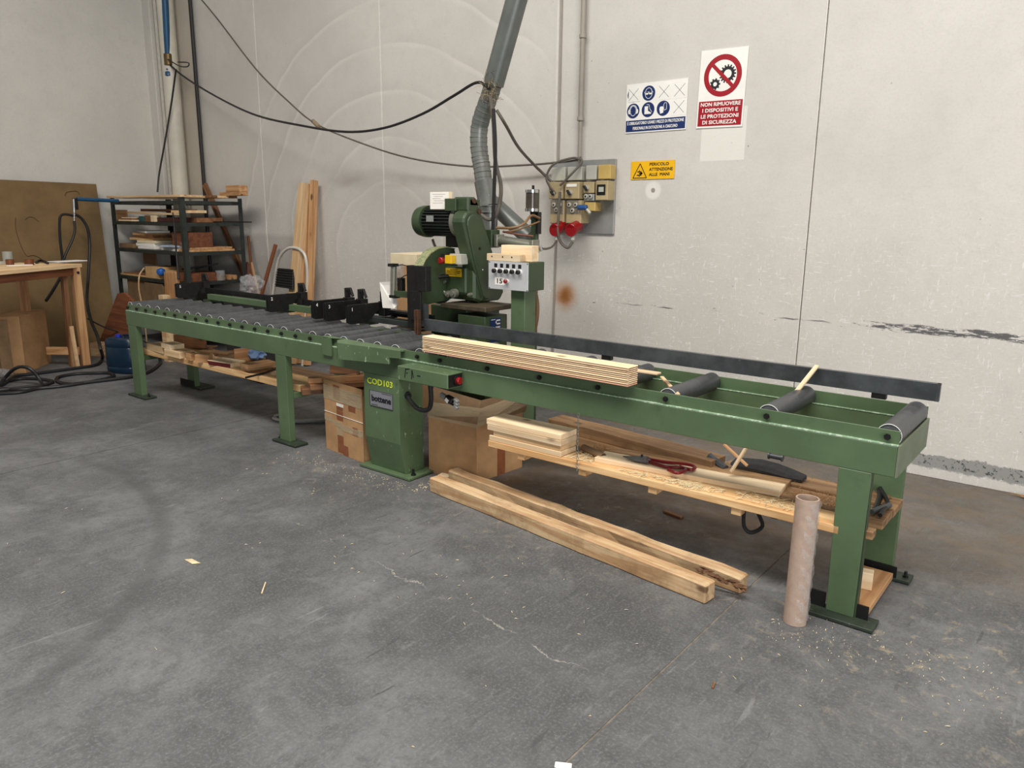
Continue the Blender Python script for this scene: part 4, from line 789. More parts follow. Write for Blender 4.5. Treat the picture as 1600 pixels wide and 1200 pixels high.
# clamping unit left of the blade
CU = thing('pneumatic_clamp', 'black pneumatic hold-down clamp with grey cylinder left of the blade', 'clamp', (-3.8, .58, .82))
pbox('column', 637, 415, 651, 513, .52, .06, M_black, CU); pbox('housing', 651, 416, 665, 455, .50, .05, M_black, CU); pbox('housing', 641, 455, 657, 500, .505, .015, M_black, CU)
MB().box(-3.665, -3.635, .55, .60, .83, 1.08).build('guide', M_black, CU, .002)
MB().cyl((-3.945, .60, 1.02), (-3.93, .60, 1.235), .021, 14).build('cylinder', M_cyl, CU, smooth=True); MB().box(-3.965, -3.91, .575, .625, 1.225, 1.245).build('cylinder_cap', M_black, CU); MB().box(-3.96, -3.90, .575, .625, 1.01, 1.03).build('cylinder_cap', M_black, CU)
MB().box(-3.92, -3.73, .585, .625, 1.02, 1.062).build('bracket', M_dgreen, CU, .002); MB().box(-3.905, -3.86, .60, .64, 1.02, 1.15).build('valve', M_black, CU, .003)
MB().tube([(-3.92, .60, 1.225), (-3.86, .6, 1.24), (-3.80, .6, 1.235), (-3.735, .58, 1.22)], .0035, 6, 5).build('air_hose', M_rubber, CU); MB().tube([(-3.90, .60, 1.10), (-3.86, .6, 1.15), (-3.80, .6, 1.175), (-3.735, .58, 1.175)], .0035, 6, 5).build('air_hose', M_rubber, CU)
MB().box(-3.99, -3.93, .66, .69, 1.08, 1.24).build('clear_shield', M_glassy, CU)
MB().box(-4.03, -3.72, .62, .68, .90, .915).build('base_arm', M_black, CU); 
tag(MB().prism([at(593, 441, y=.60), at(598, 481, y=.60), at(616, 482, y=.60), at(621, 476, y=.62), at(619, 465, y=.62), at(609, 440, y=.60)], (0, .004, 0)).build('paper_note', M_white), 'curled white paper note clipped left of the clamp', 'paper')
# paper sheets on the motor
pt = thing('note_pad', 'cream paper pad with pencil notes standing on the motor', 'paper', (-3.7, .78, 1.64))
Fp = Frame(at(673, 326, y=.76), (1, 0, 0), (0, 0, 1)); wv_ = (at(706, 326, y=.76)-Fp.o).x; hv_ = (at(672, 300, y=.76)-Fp.o).z
mb = MB(); Fp.rect(mb, -.005, wv_, -.005, hv_, -.012, 0); mb.build('sheets', M_cream, pt); mb = MB(); Fp.rect(mb, -.003, wv_-.028, -.003, hv_-.001, 0, .0012); mb.build('top_sheet', M_white, pt)
mb = MB()
for i in range(5): Fp.rect(mb, .02+.01*(i % 2), wv_-.06-.02*(i % 3), hv_*(.85-.13*i), hv_*(.85-.13*i)+.0025, .0012, .0018)
mb.build('pencil_lines', M_print, pt)
# boxes standing behind the saw
t = carton('cardboard_box', [Vector((-4.56, 1.2, .0)), Vector((-4.40, 1.2, 0)), Vector((-4.40, 1.5, 0)), Vector((-4.56, 1.5, 0))], 1.18, M_card, 'tall brown cardboard box standing behind the saw clamp')
tb_ = tag(brick('pale_carton', (-4.47, 1.37, 1.182), (.30, .34, .09), 0, M_cream), 'pale cream box lying on the tall carton behind the saw', 'box')
# dust extraction duct
DU = thing('extraction_duct', 'grey dust extraction duct with flexible elbow rising behind the saw', 'duct', (-3.6, 1.25, 1.4))
tp = at(809, 0, y=1.25); dtop = tp+(tp-at(776, 128, y=1.25))*.9; j1 = at(771, 132, y=1.25); j2 = at(757, 175, y=1.25)
Yd = 1.25
R1 = .072
MB().cyl(dtop, j1, R1, 28).build('upper_pipe', M_galvd, DU, smooth=True)
cent = [(771, 132), (762, 158), (754, 180), (749, 200), (748, 222), (750, 245), (753, 262), (756, 285)]
pts = [at(px, py, y=Yd) for px, py in cent]; sm = catmull(pts, 3)
for i in range(len(sm)-1):
    a_, b_ = sm[i], sm[i+1]; rr = .060+.002*(i % 2); MB().cyl(a_, b_+(b_-a_)*.12, rr, 24).build('duct_segment', M_galv if i > 8 else M_galvd, DU, smooth=True)
    if i % 2 == 0: dq = (b_-a_).normalized(); MB().cyl(b_-dq*.004, b_+dq*.003, rr+.004, 24).build('seam_ring', M_galv, DU, smooth=True); MB().cyl(b_+dq*.003, b_+dq*.006, rr+.002, 24).build('seam_groove', M_black, DU)
MB().cyl(at(756, 283, y=Yd), at(763, 322, y=Yd), .070, 24).build('lower_pipe', M_galv, DU, smooth=True)
for py in (321, 331): c = at(764, py, y=Yd); MB().cyl(c-Vector((0, 0, .004)), c+Vector((0, 0, .004)), .072, 24).build('seam_ring', M_galv, DU)
MB().cyl(at(763, 322, y=Yd), at(766, 362, y=Yd+.0), .068, 24, .052).build('lower_pipe', M_galv, DU, smooth=True)
MB().cyl(at(770, 318, y=1.4), at(828, 372, y=1.4), .062, 20).build('branch_pipe', M_galvd, DU, smooth=True)
rn = random.Random(4); mb = MB(); c = at(765, 139, y=Yd-.06)
for k in range(110):
    d_ = Vector((rn.gauss(0, .5), rn.gauss(0, .3), rn.gauss(-.3, .7))).normalized(); q_ = c+Vector((rn.gauss(0, .035), rn.gauss(0, .012), rn.gauss(-.02, .05))); L_ = rn.uniform(.02, .07)
    mb.tube([q_, q_+d_*L_*.5+Vector((0, 0, .004)), q_+d_*L_], .0016, 3, 1)
tag(mb.build('fibre_tuft', M_fluff), 'dusty fibre tuft where the cable ties to the duct', 'fibre', kind='stuff')
# pneumatic cylinder and filter post
PC = thing('air_cylinder', 'horizontal grey air cylinder with brown hoses behind the control box', 'cylinder', (-3.25, 1.1, 1.4))
ya = 1.05
MB().cyl(at(781, 376, y=ya), at(835, 385, y=ya), .036, 20).build('barrel', M_cyl, PC, smooth=True)
for px, py in ((780, 376), (835, 385)): c = at(px, py, y=ya); MB().box(c.x-.014, c.x+.014, c.y-.04, c.y+.04, c.z-.042, c.z+.042).build('end_cap', M_cyl, PC, .003)
c = at(765, 375, y=ya); MB().box(c.x-.05, c.x+.06, c.y-.05, c.y+.04, c.z-.05, c.z+.07).build('pivot_block', M_dgreen, PC, .004)
MB().cyl(at(836, 387, y=ya), at(845, 388, y=ya), .009, 10).cyl(at(843, 384, y=ya), at(846, 392, y=ya), .011, 10).build('rod_eye', M_chrome, PC)
MB().tube([at(776, 356, y=ya), at(800, 356, y=ya), at(818, 350, y=ya+.05), at(830, 337, y=1.2), at(843, 341, y=1.28)], .009, 8, 6).build('air_hose', M_tan, PC, smooth=True)
MB().tube([at(788, 363, y=ya), at(812, 358, y=ya+.1), at(843, 346, y=1.28)], .006, 8, 6).build('air_hose', M_tan, PC, smooth=True)
MB().tube([at(786, 362, y=ya-.03), at(808, 366, y=ya-.03), at(833, 369, y=ya)], .007, 8, 5).build('air_hose', simple('copper_hose', srgb(110, 66, 50), .4, .3), PC, smooth=True)
FP = thing('filter_post', 'dark green post carrying an air filter bowl behind the air cylinder', 'post', (-3.25, 1.3, 0))
a_, b_ = at(845, 296, y=1.32), at(838, 395, y=1.32)
MB().box(-3.285, -3.235, 1.30, 1.33, .0, a_.z).build('post', M_dgreen, FP, .002); MB().box(-3.235, -3.215, 1.29, 1.33, 1.45, 1.60).build('manifold', M_black, FP)
c = at(831, 313, y=1.27); MB().cyl(c-Vector((0, 0, .065)), c+Vector((0, 0, .055)), .042, 20).build('filter_bowl', simple('smoked_bowl', srgb(72, 66, 58), .15, .1), FP, smooth=True)
for dz in (.05, -.075): MB().cyl(c+Vector((0, 0, dz)), c+Vector((0, 0, dz+.02)), .047, 20).build('filter_ring', M_chrome, FP, smooth=True)
MB().cyl(c+Vector((.01, 0, .07)), c+Vector((.01, 0, .10)), .009, 8).build('fitting', M_black, FP); MB().cyl(c-Vector((-.005, 0, .13)), c-Vector((0, 0, .07)), .012, 8).build('drain', M_black, FP)
# control box on its post
CB = thing('control_box', 'green control box with silver panel of five buttons on a post', 'control panel', (-2.95, .84, 0))
y0 = .80; q0, q1, q2, q3 = at(765, 407, y=y0), at(826, 411, y=y0), at(826, 455, y=y0), at(765, 449, y=y0)
xa, xb = (q0.x+q3.x)/2, (q1.x+q2.x)/2; zb_, zt2 = (q2.z+q3.z)/2-.005, (q0.z+q1.z)/2
ybk = at(851, 410, x=xb).y
MB().box(xa, xb, y0, ybk, zb_, zt2).build('housing', M_dgreen, CB, .003)
Fc = Frame((xa, y0, zb_), (1, 0, 0), (0, 0, 1)); Wc, Hc = xb-xa, zt2-zb_
mb = MB(); Fc.rect(mb, -.006, Wc-.002, 0, Hc, 0, .004); mb.build('face_panel', M_pface, CB, .001)
for i in range(5):
    u = Wc*(.175+.153*i); mb = MB(); Fc.rect(mb, u-.012, u+.012, Hc*.78, Hc*.92, .004, .006); mb.build('tag', M_ink, CB)
    mb = MB(); Fc.disc(mb, u, Hc*.66, .018, .004, .012, 20); mb.build('button_collar', M_bright, CB, smooth=False)
    mb = MB(); Fc.disc(mb, u, Hc*.66, .014, .012, .034, 20); mb.build('button', M_black, CB, .003)
mb = MB(); Fc.disc(mb, Wc*.47, Hc*.31, .015, .004, .012, 20); mb.build('button_collar', M_bright, CB)
mb = MB(); Fc.disc(mb, Wc*.47, Hc*.31, .012, .012, .032, 20); mb.build('red_button', M_redp, CB, .003)
mb = MB(); Fc.rect(mb, Wc*.155, Wc*.40, Hc*.16, Hc*.43, .004, .0055); mb.build('number_label', M_white, CB)
Fc.text('label_number', '15', Wc*.27, Hc*.295, .042, M_ink, CB, .006, .042, .015)
for u, v in ((.01, .03), (.98, .03), (.01, .96), (.98, .96)): mb = MB(); Fc.disc(mb, Wc*u, Hc*v, .004, .004, .006, 8); mb.build('screw', M_ink, CB)
MB().box(-3.09, -2.975, .84, .96, .0, zb_).build('post', M_green, CB, .004)
MB().tube([at(835, 452, y=1.0), at(839, 475, y=1.0), at(838, 500, y=1.0), at(832, 530, y=1.0), at(828, 560, y=1.0)], .016, 10, 5).build('conduit_hose', M_tan, CB, smooth=True)
z5 = zt2+.001
wz = tag(brick('pine_batten', (xa+.11, y0+.03, z5), (.27, .06, .045), 0, M_woodp), 'drilled pale pine batten on top of the control box', 'wood block')
fh = MB()
for k in (-.09, 0, .075): fh.cyl((xa+.11+k, y0-.0005, z5+.028), (xa+.11+k, y0-.002, z5+.028), .005, 8)
fh.build('drill_hole', M_ink, wz)
tag(brick('pine_block', (xa+.17, y0+.10, z5), (.25, .075, .10), 0, M_woodp), 'taller pine block behind the drilled batten on the control box', 'wood block')
tag(MB().tube([at(776, 172, y=1.1), at(790, 195, y=1.15), at(810, 230, y=1.5), at(835, 258, y=1.9), at(862, 285, y=2.03), at(868, 302, y=2.03)], .011, 8, 7).build('power_cable', M_cable, smooth=True), 'thick grey cable running from the duct down to the switch panel', 'cable')
tag(MB().tube([at(771, 170, y=1.05), at(774, 230, y=1.05), at(772, 300, y=1.05), at(770, 362, y=1.05)], .0125, 8, 6).build('power_cable', M_rubber, smooth=True), 'black cable hanging straight down beside the duct', 'cable')
tag(MB().tube([at(766, 150, y=1.1), at(771, 190, y=1.1), at(774, 250, y=1.1), at(782, 285, y=1.1), at(782, 310, y=1.1), at(776, 334, y=1.08), at(765, 343, y=1.06), at(752, 336, y=1.06)], .0135, 8, 7).build('power_cable', M_cable, smooth=True), 'grey-brown cable looping down the duct to the saw head', 'cable')

# ------------------------------------------------------------------ electrical panel on the wall
EP = thing('electrical_panel', 'wall panel of beige sockets, isolator switches and two red plugs', 'electrical panel', (-3.42, 2.1, 1.4))
MB().box(-3.705, -3.115, 2.125, 2.143, 1.44, 2.0).build('backboard', M_gplate, EP, .003)
def eb(px0, py0, px1, py1, y1, mat, nm='housing', bev=.004, y2=2.124):
    a_ = at(px0, py1, y=y1); b_ = at(px1, py0, y=y1); return a_, b_, MB().box(a_.x, b_.x, y1, y2, a_.z, b_.z).build(nm, mat, EP, bev)
for q in ((861, 261, 883, 283), (886, 260, 909, 282), (915, 258, 932, 281)): eb(*q, 2.05, M_lgrey, 'junction_box')
eb(934, 257, 954, 280, 2.04, M_beigey, 'junction_box')
def knob(px, py, y, r=.022):
    c = at(px, py, y=y); mb = MB().cyl(c, c-Vector((0, .012, 0)), r, 18); mb.build('knob_base', M_lgrey, EP, smooth=True)
    MB().box(-r, r, -.032, -.008, -.007, .007, Matrix.Translation(c)@Euler((0, .9, 0)).to_matrix().to_4x4()).build('knob', M_black, EP, .002)
def fuse(px, py, y): c = at(px, py, y=y); MB().cyl(c, c-Vector((0, .012, 0)), .018, 14).build('fuse_cap', M_chrome if 0 else M_lgrey, EP, .003); MB().cyl(c-Vector((0, .012, 0)), c-Vector((0, .014, 0)), .008, 8).build('fuse_core', M_black, EP)
eb(857, 284, 879, 311, 2.0, M_beige); eb(882, 284, 905, 311, 2.0, M_beige); eb(859, 313, 881, 349, 2.0, M_beige); eb(884, 313, 908, 349, 2.0, M_beige); eb(911, 284, 928, 302, 2.03, M_beige); eb(912, 303, 928, 314, 2.03, M_gplate, 'window'); eb(930, 282, 950, 313, 2.02, M_beige); eb(913, 316, 930, 330, 2.03, M_beigey)
eb(860, 313, 880, 334, 1.997, simple('smoked_window', srgb(128, 120, 104), .2), 'window', .001, 1.9995); eb(885, 313, 904, 334, 1.997, bpy.data.materials['smoked_window'], 'window', .001, 1.9995)
eb(932, 288, 946, 305, 2.017, M_black, 'breaker_window', .001, 2.0195); eb(935, 292, 943, 300, 2.012, M_lgrey, 'breaker', .001, 2.0165)
eb(885, 287, 901, 292, 1.997, M_white, 'label', 0, 1.9995)
knob(891, 301, 2.0); knob(865, 302, 2.0, .018); knob(917, 294, 2.03)
for q in ((866, 320), (875, 320), (870, 328), (890, 320), (900, 320), (895, 329)): fuse(*q, 1.997)
fuse(916, 307, 2.03); fuse(923, 307, 2.03)
for px, py in ((867, 359), (892, 359)):
    c = at(px, py, y=1.93); b_ = c+Vector((.0, .10, .03)); pk = MB().cyl(c, b_, .046, 20).build('red_plug', M_redp, EP, .004); MB().cyl(c-Vector((0, .004, 0)), c+Vector((0, .02, 0)), .051, 20).build('plug_collar', M_redp, pk)
    e = at(px+3, py+16, y=1.95); MB().cyl(e, e+Vector((0, 0, .05)), .016, 12).build('cable_gland', M_lgrey, EP)
c = at(912, 325, y=1.98); MB().cyl(c-Vector((.05, 0, -.004)), c+Vector((.03, 0, .004)), .020, 14).build('blue_plug', simple('blue_plug', srgb(44, 84, 140), .35), EP, .004)
MB().cyl(c+Vector((.03, 0, -.01)), c+Vector((.06, 0, -.04)), .012, 10).build('plug_tail', M_lgrey, EP)
MB().tube([at(875, 300, y=1.97), at(873, 330, y=1.95), at(872, 360, y=1.93), at(876, 378, y=1.93), at(887, 387, y=1.93), at(895, 378, y=1.95)], .011, 8, 6).build('cable', M_cable, EP, smooth=True)
MB().tube([at(868, 302, y=2.0), at(858, 290, y=1.98), at(854, 275, y=1.98), at(866, 256, y=2.0), at(895, 247, y=2.05), at(908, 250, y=2.06)], .009, 8, 6).build('cable', M_cable, EP, smooth=True)
MB().tube([at(875, 290, y=1.97), at(890, 275, y=1.99), at(908, 255, y=2.04), at(907, 246, y=2.08)], .009, 8, 5).build('cable', M_cable, EP, smooth=True)
MB().tube([at(869, 377, y=1.95), at(862, 386, y=1.7), at(850, 389, y=1.4), at(840, 384, y=1.2)], .008, 8, 6).build('cable', M_cable, EP, smooth=True)
Fe = Frame((-3.30, 2.1245, 1.70), (1, 0, 0), (0, 0, 1)); mb = MB(); Fe.rect(mb, .03, .15, .03, .15, 0, .003); mb.build('blank_plate', M_lgrey, EP, .001); mb = MB(); Fe.rect(mb, .083, .088, .075, .105, .003, .005); Fe.rect(mb, .095, .10, .075, .105, .003, .005); mb.build('slots', M_ink, EP)
# conduits
cn = thing('wall_conduit', 'grey vertical conduit with clips running up from the switch panel', 'conduit', (-3.43, 2.1, 2.0))
MB().cyl((-3.43, 2.105, 1.99), (-3.43, 2.105, 2.30), .016, 12).build('pipe', M_conduit, cn, smooth=True); MB().cyl((-3.43, 2.105, 2.30), (-3.43, 2.105, 6.2), .020, 12).build('pipe', M_conduit, cn, smooth=True)
for z_ in (2.29, 2.88, 3.5): MB().cyl((-3.43, 2.105, z_), (-3.43, 2.105, z_+.03), .028, 12).build('clip', M_conduit, cn, .003)
tag(MB().tube([(-3.655, 2.135, 1.99), (-3.65, 2.135, 6.2)], .009, 8, 1).build('thin_conduit', M_conduit), 'thin grey conduit beside the panel joint left of the thicker one', 'conduit')
tag(MB().tube([(-3.68, 2.135, .0), (-3.66, 2.135, 1.42)], .008, 8, 1).build('thin_conduit', M_conduit), 'thin pale conduit running down behind the control box', 'conduit')

# ------------------------------------------------------------------ signs
SG1 = thing('ppe_sign', 'white and blue protective equipment sign with pictogram discs and crossed squares', 'sign', (-2.81, 2.14, 2.18))
Y0 = 2.1415
Ps = Frame((-3.052, Y0, 2.178), (1, 0, .004), (0, 0, 1)); PW, PH = .49, .342
mb = MB(); Ps.rect(mb, 0, PW, 0, PH, 0, .003); mb.build('plate', M_signw, SG1)
mb = MB(); Ps.rect(mb, .004, PW-.006, .008, .088, .003, .0036); mb.build('caption_band', M_blue, SG1)
Ps.text('caption', 'È OBBLIGATORIO USARE I MEZZI DI PROTEZIONE', PW/2, .066, .030, M_signw, SG1, .0042, .455, .012)
Ps.text('caption', 'PERSONALE IN DOTAZIONE A CIASCUNO', PW/2, .030, .030, M_signw, SG1, .0042, .36, .012)
cw = PW/4; cells = [(cw*.5, .268), (cw*1.5, .268), (cw*2.5, .268), (cw*3.5, .268), (cw*.5, .155), (cw*1.5, .155), (cw*2.5, .155), (cw*3.5, .155)]
for i in (1, 4, 5, 6):
    a_, b_ = cells[i]; mb = MB(); Ps.disc(mb, a_, b_, .052, .003, .0038, 32); mb.build('pictogram_disc', M_blue, SG1)
    mb = MB()
    if i == 1: Ps.ring(mb, a_, b_, .030, .0035, .0038, .0046, 24, ry=.038); Ps.disc(mb, a_-.014, b_, .013, .0038, .0046, 14, .010); Ps.disc(mb, a_+.014, b_, .013, .0038, .0046, 14, .010); Ps.rect(mb, a_-.034, a_+.034, b_+.002, b_+.010, .0038, .0046)
    if i == 4: Ps.ring(mb, a_, b_, .026, .0035, .0038, .0046, 24, ry=.036); Ps.ring(mb, a_, b_+.004, .033, .004, .0038, .0046, 16, ry=.038, a0=.3, a1=PI-.3); Ps.disc(mb, a_-.031, b_-.004, .011, .0038, .0046, 14, .018); Ps.disc(mb, a_+.031, b_-.004, .011, .0038, .0046, 14, .018)
    if i == 5: Ps.poly(mb, [(a_-.028, b_+.024), (a_+.000, b_+.024), (a_-.000, b_-.008), (a_+.026, b_-.022), (a_+.026, b_-.03), (a_-.028, b_-.03)], .0038, .0046); Ps.line(mb, a_+.008, b_+.034, a_+.014, b_+.006, .003, .0038, .0046); Ps.line(mb, a_+.014, b_+.006, a_+.032, b_-.018, .003, .0038, .0046); Ps.line(mb, a_-.012, b_+.036, a_+.008, b_+.034, .003, .0038, .0046)
    if i == 6:
        Ps.poly(mb, [(a_-.022, b_-.036), (a_+.002, b_-.030), (a_+.002, b_+.004), (a_-.004, b_+.014), (a_-.026, b_+.012), (a_-.03, b_-.004)], .0038, .0046)
        P_ = [(a_+.006, b_-.010), (a_+.002, b_+.024), (a_+.012, b_+.038), (a_+.026, b_+.034), (a_+.026, b_-.008), (a_+.006, b_-.014)]
        for q in range(5): Ps.line(mb, *P_[q], *P_[q+1], .003, .0038, .0046)
    mb.build('pictogram', M_signw, SG1)
for i in (0, 2, 3, 7):
    a_, b_ = cells[i]; mb = MB(); 
    if i == 0: mbd = MB(); Ps.disc(mbd, a_, b_, .052, .003, .0036, 32); mbd.build('pictogram_disc', M_blue, SG1); Ps.poly(mb, [(a_-.044, b_-.05), (a_+.055, b_-.05), (a_+.058, b_+.02), (a_+.02, b_+.06), (a_-.04, b_+.05)], .0038, .0052)
    else: Ps.rect(mb, a_-.058, a_+.058, b_-.055, b_+.055, .003, .0042)
    mb.build('cover_patch', M_signw, SG1); mb = MB(); h_ = .040; D_ = .0053 if i == 0 else .0043
    Ps.line(mb, a_-h_, b_-h_, a_+h_, b_+h_, .0022, D_, D_+.0005); Ps.line(mb, a_-h_, b_+h_, a_+h_, b_-h_, .0022, D_, D_+.0005); mb.build('pen_cross', M_ink, SG1)
SG2 = thing('gear_sign', 'red and white prohibition sign with barred gears and four lines of text', 'sign', (-2.31, 2.14, 2.17))
Rs = Frame((-2.484, Y0, 2.180), (1, 0, -.018), (.018, 0, 1)); RW, RH = .335, .505
mb = MB(); Rs.rect(mb, 0, RW, 0, RH, 0, .003); mb.build('plate', M_signw, SG2)
mb = MB(); Rs.rect(mb, .010, RW-.010, .012, .175, .003, .0036); mb.build('caption_band', M_red, SG2)
for i, (tx, wd) in enumerate((('NON RIMUOVERE', .285), ('I DISPOSITIVI E', .255), ('LE PROTEZIONI', .27), ('DI SICUREZZA', .245))): Rs.text('caption', tx, RW/2, .152-i*.039, .034, M_signw, SG2, .0042, wd, .022)
gc = (RW/2, .335)
def gear(mb, a_, b_, r, n, hole):
    pts = []
    for i in range(n):
        t = 2*PI*i/n; w_ = PI/n
        for dt, rr in ((-w_*.55, r*.8), (-w_*.4, r), (w_*.4, r), (w_*.55, r*.8)): pts.append((t+dt, rr))
    m = len(pts)
    for i in range(m):
        t0, r0_ = pts[i]; t1, r1_ = pts[(i+1) % m]; 
        if t1 < t0: t1 += 2*PI
        Rs.poly(mb, [(a_+hole*math.cos(t0), b_+hole*math.sin(t0)), (a_+r0_*math.cos(t0), b_+r0_*math.sin(t0)), (a_+r1_*math.cos(t1), b_+r1_*math.sin(t1)), (a_+hole*math.cos(t1), b_+hole*math.sin(t1))], .003, .0038)
mb = MB(); gear(mb, gc[0]+.035, gc[1]+.008, .060, 16, .028); gear(mb, gc[0]-.050, gc[1]-.052, .038, 9, .014); mb.build('gear_pictogram', M_ink, SG2)
mb = MB(); Rs.ring(mb, *gc, .135, .034, .003, .0042, 40); Rs.line(mb, gc[0]-.085, gc[1]+.08, gc[0]+.085, gc[1]-.08, .024, .0039, .0044); mb.build('prohibition_ring', M_red, SG2)
SG3 = thing('hand_warning_sign', 'small yellow warning sign with crushed hand triangle and three words', 'sign', (-2.81, 2.14, 1.84))
Ys = Frame((-2.988, Y0, 1.845), (1, 0, .004), (0, 0, 1)); YW, YH = .356, .130
mb = MB(); Ys.rect(mb, 0, YW, 0, YH, 0, .003); mb.build('plate', M_yel, SG3)
for i, (tx, wd) in enumerate((('PERICOLO', .155), ('ATTENZIONE', .19), ('ALLE  MANI', .165))): Ys.text('caption', tx, .152, .104-i*.036, .030, M_ink, SG3, .0034, wd, .02, 'LEFT')
mb = MB(); T3 = [(.018, .010), (.132, .010), (.075, .112)]
for i in range(3): Ys.line(mb, *T3[i], *T3[(i+1) % 3], .006, .003, .0038)
Ys.rect(mb, .055, .088, .050, .058, .003, .0038); Ys.rect(mb, .068, .098, .038, .047, .003, .0038); Ys.rect(mb, .050, .088, .026, .034, .003, .0038); Ys.poly(mb, [(.082, .058), (.098, .046), (.09, .032), (.076, .034)], .003, .0038); Ys.rect(mb, .068, .074, .018, .026, .003, .0038); Ys.rect(mb, .068, .074, .058, .066, .003, .0038)
mb.build('hand_pictogram', M_ink, SG3)

# ------------------------------------------------------------------ cables in the air, blue pipe
tag(MB().tube([at(252, 88, y=1.95), at(285, 118, y=1.93), at(340, 152, y=1.85), at(400, 180, y=1.75), at(470, 196, y=1.65), at(540, 206, y=1.55), at(600, 200, y=1.45), at(660, 178, y=1.35), at(710, 149, y=1.28), at(745, 129, y=1.22), at(765, 138, y=1.18)], .0105, 8, 6).build('slack_cable', M_rubber, smooth=True), 'black cable sagging from the corner valve across to the duct', 'cable')
tag(MB().tube([at(305, -12, y=1.95), at(340, 30, y=1.9), at(400, 108, y=1.8), at(450, 158, y=1.72), at(493, 193, y=1.64), at(560, 222, y=1.85), at(640, 247, y=1.95), at(735, 260, y=2.02), at(820, 258, y=2.04), at(880, 253, y=2.06), at(903, 250, y=2.07)], .0078, 8, 6).build('slack_cable', M_cable, smooth=True), 'grey-brown cable dropping from the top left to the switch panel', 'cable')
tag(MB().tube([at(489, 189, y=1.66), at(498, 198, y=1.62)], .02, 8, 1).build('cable_tie', M_fluff), 'dusty tie where the two sagging cables cross', 'tie')
BP = thing('blue_air_pipe', 'blue compressed air pipe with brass valve hanging in the corner', 'pipe', (-9.5, 1.95, 3.2))
MB().cyl(at(255, -60, y=1.95), at(262, 84, y=1.95), .037, 16).build('pipe', M_bluep, BP, smooth=True)
c = at(263, 94, y=1.95); MB().cyl(c-Vector((0, 0, .06)), c+Vector((0, 0, .07)), .05, 12).build('valve_body', M_brass, BP, .006); MB().cyl(c, c+Vector((-.11, 0, -.01)), .03, 10).build('valve_outlet', M_brass, BP, .004)
e = at(263, 106, y=1.95); MB().lathe([(.038, 0), (.046, .01), (.044, .05), (.036, .06), (.040, .08), (.034, .1)], e-Vector((0, 0, .1)), (0, 0, 1), 16).build('pipe_end', M_bluep, BP, smooth=True)
MB().tube([c+Vector((.05, -.03, 0)), at(280, 103, y=1.9), at(293, 104, y=1.88), at(294, 98, y=1.9), at(278, 97, y=1.93)], .007, 6, 5).build('wire_loop', M_rubber, BP)
tag(MB().tube([at(275, 108, y=1.9), at(268, 160, y=1.9), at(258, 220, y=1.85), at(249, 270, y=1.8), at(246, 300, y=1.75)], .011, 8, 5).build('hanging_cable', M_rubber, smooth=True), 'black cable hanging from the corner valve down to the steel rack', 'cable')

# ------------------------------------------------------------------ steel rack
XK0, XK1, YK0, YK1 = -9.58, -7.95, 1.27, 2.0
RK = thing('steel_rack', 'dark grey angle-iron rack with four shelves in the back corner', 'rack', ((XK0+XK1)/2, (YK0+YK1)/2, 0))
def angle(x, y, sx, sy, z1):
    MB().prism([(x, y, 0), (x+sx*.05, y, 0), (x+sx*.05, y+sy*.004, 0), (x+sx*.004, y+sy*.004, 0), (x+sx*.004, y+sy*.05, 0), (x, y+sy*.05, 0)], (0, 0, z1)).build('post', M_rackm, RK)
for x, sx in ((XK0, 1), (XK1, -1)):
    for y, sy in ((YK0, 1), (YK1, -1)): angle(x, y, sx, sy, 1.735)
SZ = [1.695, 1.465, 1.150, .825, .45]
for i, z_ in enumerate(SZ):
    s_ = MB()
    if i: s_.box(XK0+.006, XK1-.006, YK0+.006, YK1-.006, z_, z_+.004)
    s_.box(XK0+.005, XK1-.005, YK0+.003, YK0+.006, z_-.035, z_+.004).box(XK0+.005, XK1-.005, YK1-.006, YK1-.003, z_-.035, z_+.004)
    s_.box(XK1-.006, XK1-.003, YK0+.005, YK1-.005, z_-.035, z_+.004).box(XK0+.003, XK0+.006, YK0+.005, YK1-.005, z_-.035, z_+.004)
    s_.build('shelf', M_rackm, RK)
zt = 1.736
tag(plank('top_board', (XK0-.06, YK0+.12, zt+.012), (XK1+.02, YK0+.12, zt+.012), .26, .024, M_wood), 'front pale board laid over the top of the steel rack', 'board')
tag(plank('top_board', (XK0-.02, YK0+.52, zt+.012), (XK1+.0, YK0+.52, zt+.012), .24, .024, M_wood), 'rear pale board laid over the top of the steel rack', 'board')
for k, y_ in enumerate((.38, .62)): tag(brick('board_end', (XK1-.04, YK0+y_, zt), (.10, .10 if k else .09, .026), 0, M_woodd), ('nearer', 'farther')[k]+' dark offcut on the right edge of the rack top', 'offcut')
tag(plank('top_block', (XK1-.15, YK0+.60, zt+.045), (XK1+.33, YK0+.55, zt+.045), .10, .04, M_woodo), 'flat orange block overhanging the right edge of the rack', 'wood block')
tag(plank('top_block', (XK1+.02, YK0+.58, zt+.10), (XK1+.33, YK0+.55, zt+.10), .10, .068, M_woodo), 'square orange block on the overhanging block above the rack', 'wood block')
tag(MB().tube([(-8.3, 1.62, 1.475), (-7.35, 1.72, 1.482)], .006, 6, 1).build('steel_rod', M_black), 'thin dark rod poking out of the right side of the rack', 'rod')
def onrack(nm, px0, px1, py, y, z, depth, h, mat, lab, cat, ang=0):
    a_ = at(px0, py, y=y); b_ = at(px1, py, y=y); L = abs(b_.x-a_.x); o = brick(nm, ((a_.x+b_.x)/2, y+depth/2, z), (L, depth, h), ang, mat); return tag(o, lab, cat)
s1z, s2z, s3z, s4z = [z_+.0045 for z_ in SZ[1:]]
F_ = YK0+.03
onrack('panel_piece', 175, 196, 320, F_+.1, s1z, .015, .13, M_woodo, 'upright brown panel at the left of the top rack shelf', 'panel')
